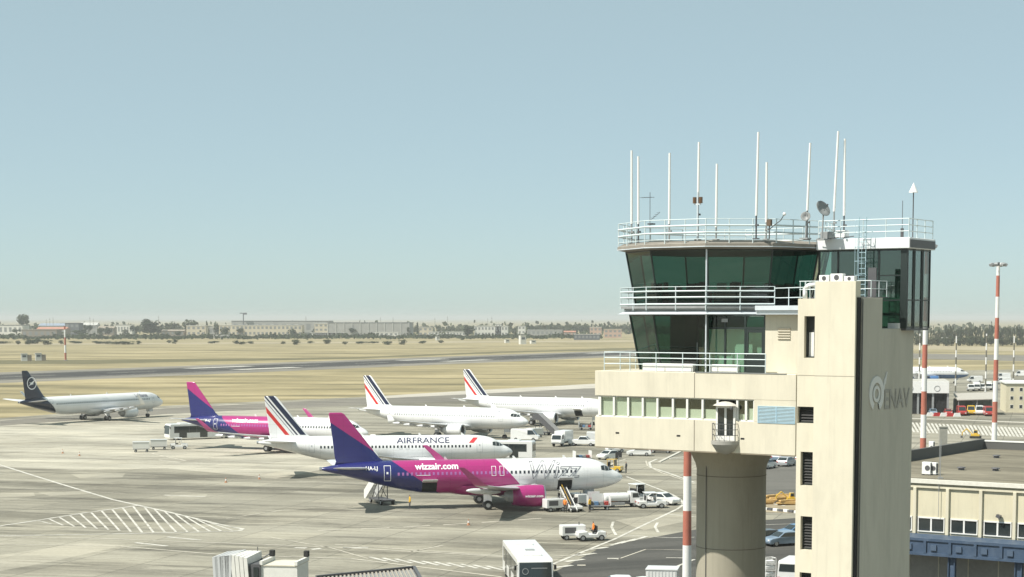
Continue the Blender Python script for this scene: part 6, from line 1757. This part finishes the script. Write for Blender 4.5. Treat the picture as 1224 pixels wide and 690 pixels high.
# tree belt on the horizon, both sides
for i in range(46):
    px = 618+i*3.0+rnd.uniform(-1,1); tree('dull green tree in the belt behind the reddish houses',px,399+rnd.uniform(-1,1),387.5+rnd.uniform(-1.5,2.5),rnd.uniform(6,11),rnd.choice(('round','tall','round')),i,'trees in the belt behind the houses')
for i in range(64):
    px = 1086+i*2.4+rnd.uniform(-1.2,1.2); yt = 390+rnd.uniform(-2.5,4)+(3 if px < 1130 else 0)
    tree('tall slender tree in the belt across the far taxiway',px,409+rnd.uniform(-1.5,1),yt,rnd.uniform(5,9),rnd.choice(('tall','tall','round')),i,'slender trees in the far belt')
for i in range(26):
    px = 1084+i*6+rnd.uniform(-2,2); tree('bushy tree at the foot of the far belt',px,413+rnd.uniform(-0.5,1),400+rnd.uniform(-2,3),rnd.uniform(9,15),'shrub',i,'bushy trees at the foot of the far belt')
for i in range(64):
    px = -20+i*9.2+rnd.uniform(-4,4)
    tree('small tree among the distant roofs',px,400.6+rnd.uniform(-1.2,1.8),391+rnd.uniform(-3,4),rnd.uniform(8,15),rnd.choice(('round','shrub','round','pine')),i,'small trees among the distant roofs')
# low shrubs along the airfield track
for px,w in [(3,12),(20,9),(33,8),(43,14),(57,10),(75,8),(85,9),(95,13),(115,15),(131,12),(140,10),(153,13),(165,8),(203,8),(210,7),(253,10),(280,12),(290,9),(300,8),(335,7),(357,10),(372,9),(390,12),(410,8),(430,10),(446,11),(462,9),(480,8),(505,10),(530,9)]:
    tree('low grey-green shrub beside the airfield track',px+rnd.uniform(-4,4),411.3+rnd.uniform(-1.0,0.9),405.2+rnd.uniform(-1.8,2.6),w*rnd.uniform(0.7,1.7),'shrub',int(px),'shrubs along the airfield track','shrub','shrub')
# the hazy wood that closes the plain
mb = MB(); r2 = random.Random(8)
for i in range(5200):
    x = r2.uniform(-1500,1700); y = 2500+r2.uniform(0,900)+abs(x)*0.05; z = abs(r2.gauss(0,1))*5.5
    s = r2.uniform(2.0,4.5); a = r2.uniform(0,6.28)
    d = Vector((math.cos(a),math.sin(a),0))*s; u = Vector((r2.uniform(-.4,.4),r2.uniform(-.4,.4),1))*s*0.8
    p = Vector((x,y,z)); mb.poly([p-d-u*0.6,p+d*0.7-u,p+d+u*0.5,p-d*0.4+u])
me = bpy.data.meshes.new('far_wood'); me.from_pydata(mb.v,[],mb.f); me.materials.append(LEAF[1]); link('far_wood', me, kind='stuff', label='hazy green wood closing the plain on the horizon', cat='wood')
# hedge line under the buildings
mb = MB()
for i in range(7000):
    px = r2.uniform(-40,720); b = gp(px, 404.4+r2.gauss(0,0.8)-0.0012*px); z = abs(r2.gauss(0,1))*(1.4+1.1*math.sin(px*0.11)*math.sin(px*0.037))
    s = r2.uniform(0.8,1.9); a = r2.uniform(0,6.28)
    d = Vector((math.cos(a),math.sin(a),0))*s; u = Vector((r2.uniform(-.4,.4),r2.uniform(-.4,.4),1))*s*0.7
    p = Vector((b.x,b.y,z+0.4)); mb.poly([p-d-u*0.6,p+d*0.7-u,p+d+u*0.5,p-d*0.4+u])
me = bpy.data.meshes.new('hedge'); me.from_pydata(mb.v,[],mb.f); me.materials.append(LEAF[0]); link('boundary_hedge', me, kind='stuff', label='dark scrub hedge along the airfield boundary', cat='hedge')

FW = {k: mat('far_'+k, c, 0.85, var=0.1, scale=0.15) for k,c in dict(white=(0.66,0.65,0.6),cream=(0.56,0.5,0.38),brown=(0.27,0.23,0.18),red=(0.42,0.2,0.14),blue=(0.24,0.29,0.36),dark=(0.10,0.11,0.13),grey=(0.34,0.34,0.32),pink=(0.52,0.36,0.28),lgrey=(0.46,0.46,0.43),pane=(0.22,0.23,0.23)).items()}
def far_house(label, x0, x1, ytop, ybase, wall, roofk, depth=14, wins=0, rows=1, gable=False, name='house', cat='building', rz=0.0):
    d = gp((x0+x1)/2,ybase).y; a,b = at(x0,ybase,d),at(x1,ybase,d); w = b.x-a.x; z = at(x0,ytop,d).z
    o = thing(name,label,cat,((a.x+b.x)/2,d,-0.06),rz)
    rh = 0.22*z if gable else 0.0
    mb = MB(); mb.box(-w/2,w/2,0,depth,0,z-rh); mb.build('wall', FW[wall], o)
    mb = MB()
    if gable: mb.loft([[(-w/2-0.4,-0.5,z-rh),(-w/2-0.4,depth+0.5,z-rh),(-w/2-0.4,depth/2,z)],[(w/2+0.4,-0.5,z-rh),(w/2+0.4,depth+0.5,z-rh),(w/2+0.4,depth/2,z)]])
    else: mb.box(-w/2-0.3,w/2+0.3,-0.3,depth+0.3,z,z+0.5)
    mb.build('roof', FW[roofk], o)
    for r_ in range(rows):
        for i in range(wins):
            x = -w/2+(i+0.5)*w/wins; zz = (z-rh)*(r_+0.35)/rows; hh = (z-rh)/rows*0.45
            mb = MB(); mb.box(x-w/wins*0.26,x+w/wins*0.26,-0.08,-0.01,zz,zz+hh); mb.build('window', FW['pane'], o)
    return o,w,z
far_house('white works hall with dark roof and small windows',-25,27,389,401,'white','dark',30,9,1)
far_house('long shed with dull blue roof behind the red one',46,82,386.5,400,'lgrey','blue',30,5,1,True)
far_house('brown walled yard shed beneath the pine',26,68,394.5,404,'brown','brown',20,6,1)
far_house('low shed with a red roof',44,79,391,402,'brown','red',20,4,1,True)
far_house('dark blue-grey depot block',78,95,386.5,401,'dark','dark',20,3,2)
far_house('grey house with pale gabled roof',95,116,385.5,400.5,'grey','lgrey',18,3,2,True)
far_house('low brown roofed house in the gap',117,136,390,401,'brown','brown',16,4,1,True)
far_house('white terrace with flat roof',137,158,388.5,400.5,'white','grey',16,6,1)
far_house('brown roofed long shed beside the big broad tree',193,220,394,402,'brown','brown',16,5,1,True)
far_house('pale house with stair hut on its roof',223,246,389.5,402,'cream','white',16,4,2)
far_house('long low white wall building',246,263,391.5,401,'grey','white',16,4,1)
far_house('low flat shed in a field',255,273,401,404.5,'lgrey','white',8,3,1)
# hangar
hd = gp(380,402.5).y
o,w,z = far_house('wide grey hangar hall with ribbed side and crane on the roof',392,489,386,402,'grey','dark',60,0,1,name='hangar')
for i in range(11):
    x = -w/2+i*w/10; mb = MB(); mb.box(x-0.5,x+0.5,-0.5,-0.02,0,z); mb.build('rib', FW['lgrey'], o)
far_house('cream office wing of the hangar with a band of windows',262,361,389,402.2,'cream','white',20,20,2)
far_house('grey hangar roof rising behind the office wing',277,393,384,400,'grey','dark',40,12,1)
far_house('small pale tower block joining the two hangar halls',376,392,387,402,'cream','white',14,3,3)
o,w,z = far_house('white parked trailers along the hangar wall',362,415,398,402,'white','lgrey',6,10,1,name='trailer_row')
far_house('white store before the hangar end',448,476,397.5,402.5,'white','white',10,5,1)
far_house('two-storey pale house beyond the hangar',500,517,391.5,402,'cream','lgrey',12,3,2)
far_house('low white shop row',512,556,397,402.5,'white','lgrey',12,12,1)
far_house('white block with two rows of windows',567,607,390,403,'white','white',16,10,2)
far_house('small white upper storey on the block roof',592,599,387.5,403,'white','white',8,2,3)
far_house('reddish house in front of the belt',674,688,395.5,402,'pink','red',12,3,1,True)
far_house('pale red house with white attic',705,719,391.5,402.5,'pink','white',12,3,2)
far_house('pale pink villa beside the tower glass',722,743,394,404,'pink','cream',14,4,2)
far_house('low dark shed with long roof before the pink villa',686,717,400,406.5,'dark','lgrey',10,7,1)
far_house('low pale greenhouse roofs before the belt',630,672,395,402,'grey','lgrey',30,8,1)
far_house('distant white farmhouse in the slender belt',1128,1136,404,410,'white','lgrey',10,2,1)
far_house('distant white house by the slender belt',619,628,390,400,'white','lgrey',10,2,2)
# roof crane on the hangar
b = at(291,384,hd); o = thing('roof_crane','small mast crane standing above the hangar office roof','crane',(at(291,384,2510).x,2510,-0.06),0)
zt2 = at(291,374,2510).z
mb = MB(); mb.tube((0,0,0),(0,0,zt2),0.7,6); mb.build('mast', FW['dark'], o)
mb = MB(); mb.box(-5,5,-0.6,0.6,zt2-1.2,zt2); mb.box(0.5,5,-1,1,zt2-2.4,zt2-1.2); mb.build('jib', FW['dark'], o)
# airfield cabins
for (px,yb,yt,w_,lab,two) in ((29,431.5,423,7,'white and grey instrument cabin in the grass, nearest the striped pole',1),(46,431,422.5,7,'white and grey instrument cabin in the grass',1),(624.5,411.5,401,7,'tall white lookout cabin by the runway',0),(637,411,407,6,'low white cabin beside the lookout cabin',0),(606,410,406,5,'low cream cabin standing off from the lookout cabin',0),(523,407,402.5,4,'tiny white cabin before the shop row',0)):
    b = gp(px,yb); ww = w_/F*b.y; hh = at(px,yt,b.y).z
    o = thing('airfield_cabin',lab,'cabin',(b.x,b.y,-0.06),R(20))
    mb = MB(); mb.box(-ww/2,ww/2,-ww/2,ww/2,0,hh); mb.build('wall', FW['white'], o)
    mb = MB(); mb.box(-ww/2-0.2,ww/2+0.2,-ww/2-0.2,ww/2+0.2,hh,hh+0.25); mb.build('roof', FW['lgrey'], o)
    mb = MB(); mb.box(-ww*0.3,ww*0.3,-ww/2-0.06,-ww/2,hh*0.55,hh*0.8); mb.build('window', FW['dark'], o)
    if two:
        mb = MB(); mb.box(ww/2,ww*1.2,-ww/2,ww/2,0,hh*0.85); mb.build('annexe', FW['brown'], o)
# thin lattice poles on the horizon
for i,px in enumerate((56,60,64,108,112,190,366,455,470,520,535,583,588)):
    b = gp(px,401); hh = at(px,379+rnd.uniform(-2,3),b.y).z
    o = thing('lattice_mast','thin lattice mast on the hazy skyline','mast',(b.x,b.y,-0.06),0,'thin masts on the skyline')
    mb = MB(); mb.tube((0,0,0),(0,0,hh),0.35,5,0.2)
    for k in range(3): mb.tube((-1.2,0,hh*(0.7+0.1*k)),(1.2,0,hh*(0.7+0.1*k)),0.15,4)
    mb.build('lattice', FW['grey'], o)
# cones on the apron
CONE = mat('cone_orange',(0.45,0.22,0.12),0.6)
for i,(px,py) in enumerate(((95,545),(310,573),(560,628),(270,577),(75,542))):
    q = gp(px,py); o = thing('traffic_cone','small orange and white cone standing on the apron','cone',(q.x,q.y,0),0,'cones on the apron')
    mb = MB(); mb.box(-0.2,0.2,-0.2,0.2,0,0.04); mb.lathe([(0.15,0.04),(0.10,0.3)],10); mb.lathe([(0.065,0.5),(0.03,0.72),(0,0.72)],10); mb.build('cone_body', CONE, o)
    mb = MB(); mb.lathe([(0.102,0.3),(0.067,0.5)],10); mb.build('reflective_band', WHITE, o)
# ---------------------------------------------------------------- air
mb = MB(); mb.box(-S-200,S+200,-3200,2*S+200,-1.2,42.0)
haze = mb.build('haze', [], kind='stuff', label='pale summer haze over the whole airfield', cat='haze')
hm = bpy.data.materials.new('haze_air'); hm.use_nodes = True
nt = hm.node_tree; nt.nodes.remove(nt.nodes['Principled BSDF'])
vol = nt.nodes.new('ShaderNodeVolumePrincipled')
vol.inputs['Color'].default_value = (0.90,0.92,0.89,1)
vol.inputs['Density'].default_value = 0.000125
vol.inputs['Anisotropy'].default_value = 0.0
nt.links.new(vol.outputs[0], nt.nodes['Material Output'].inputs['Volume'])
haze.data.materials.append(hm)
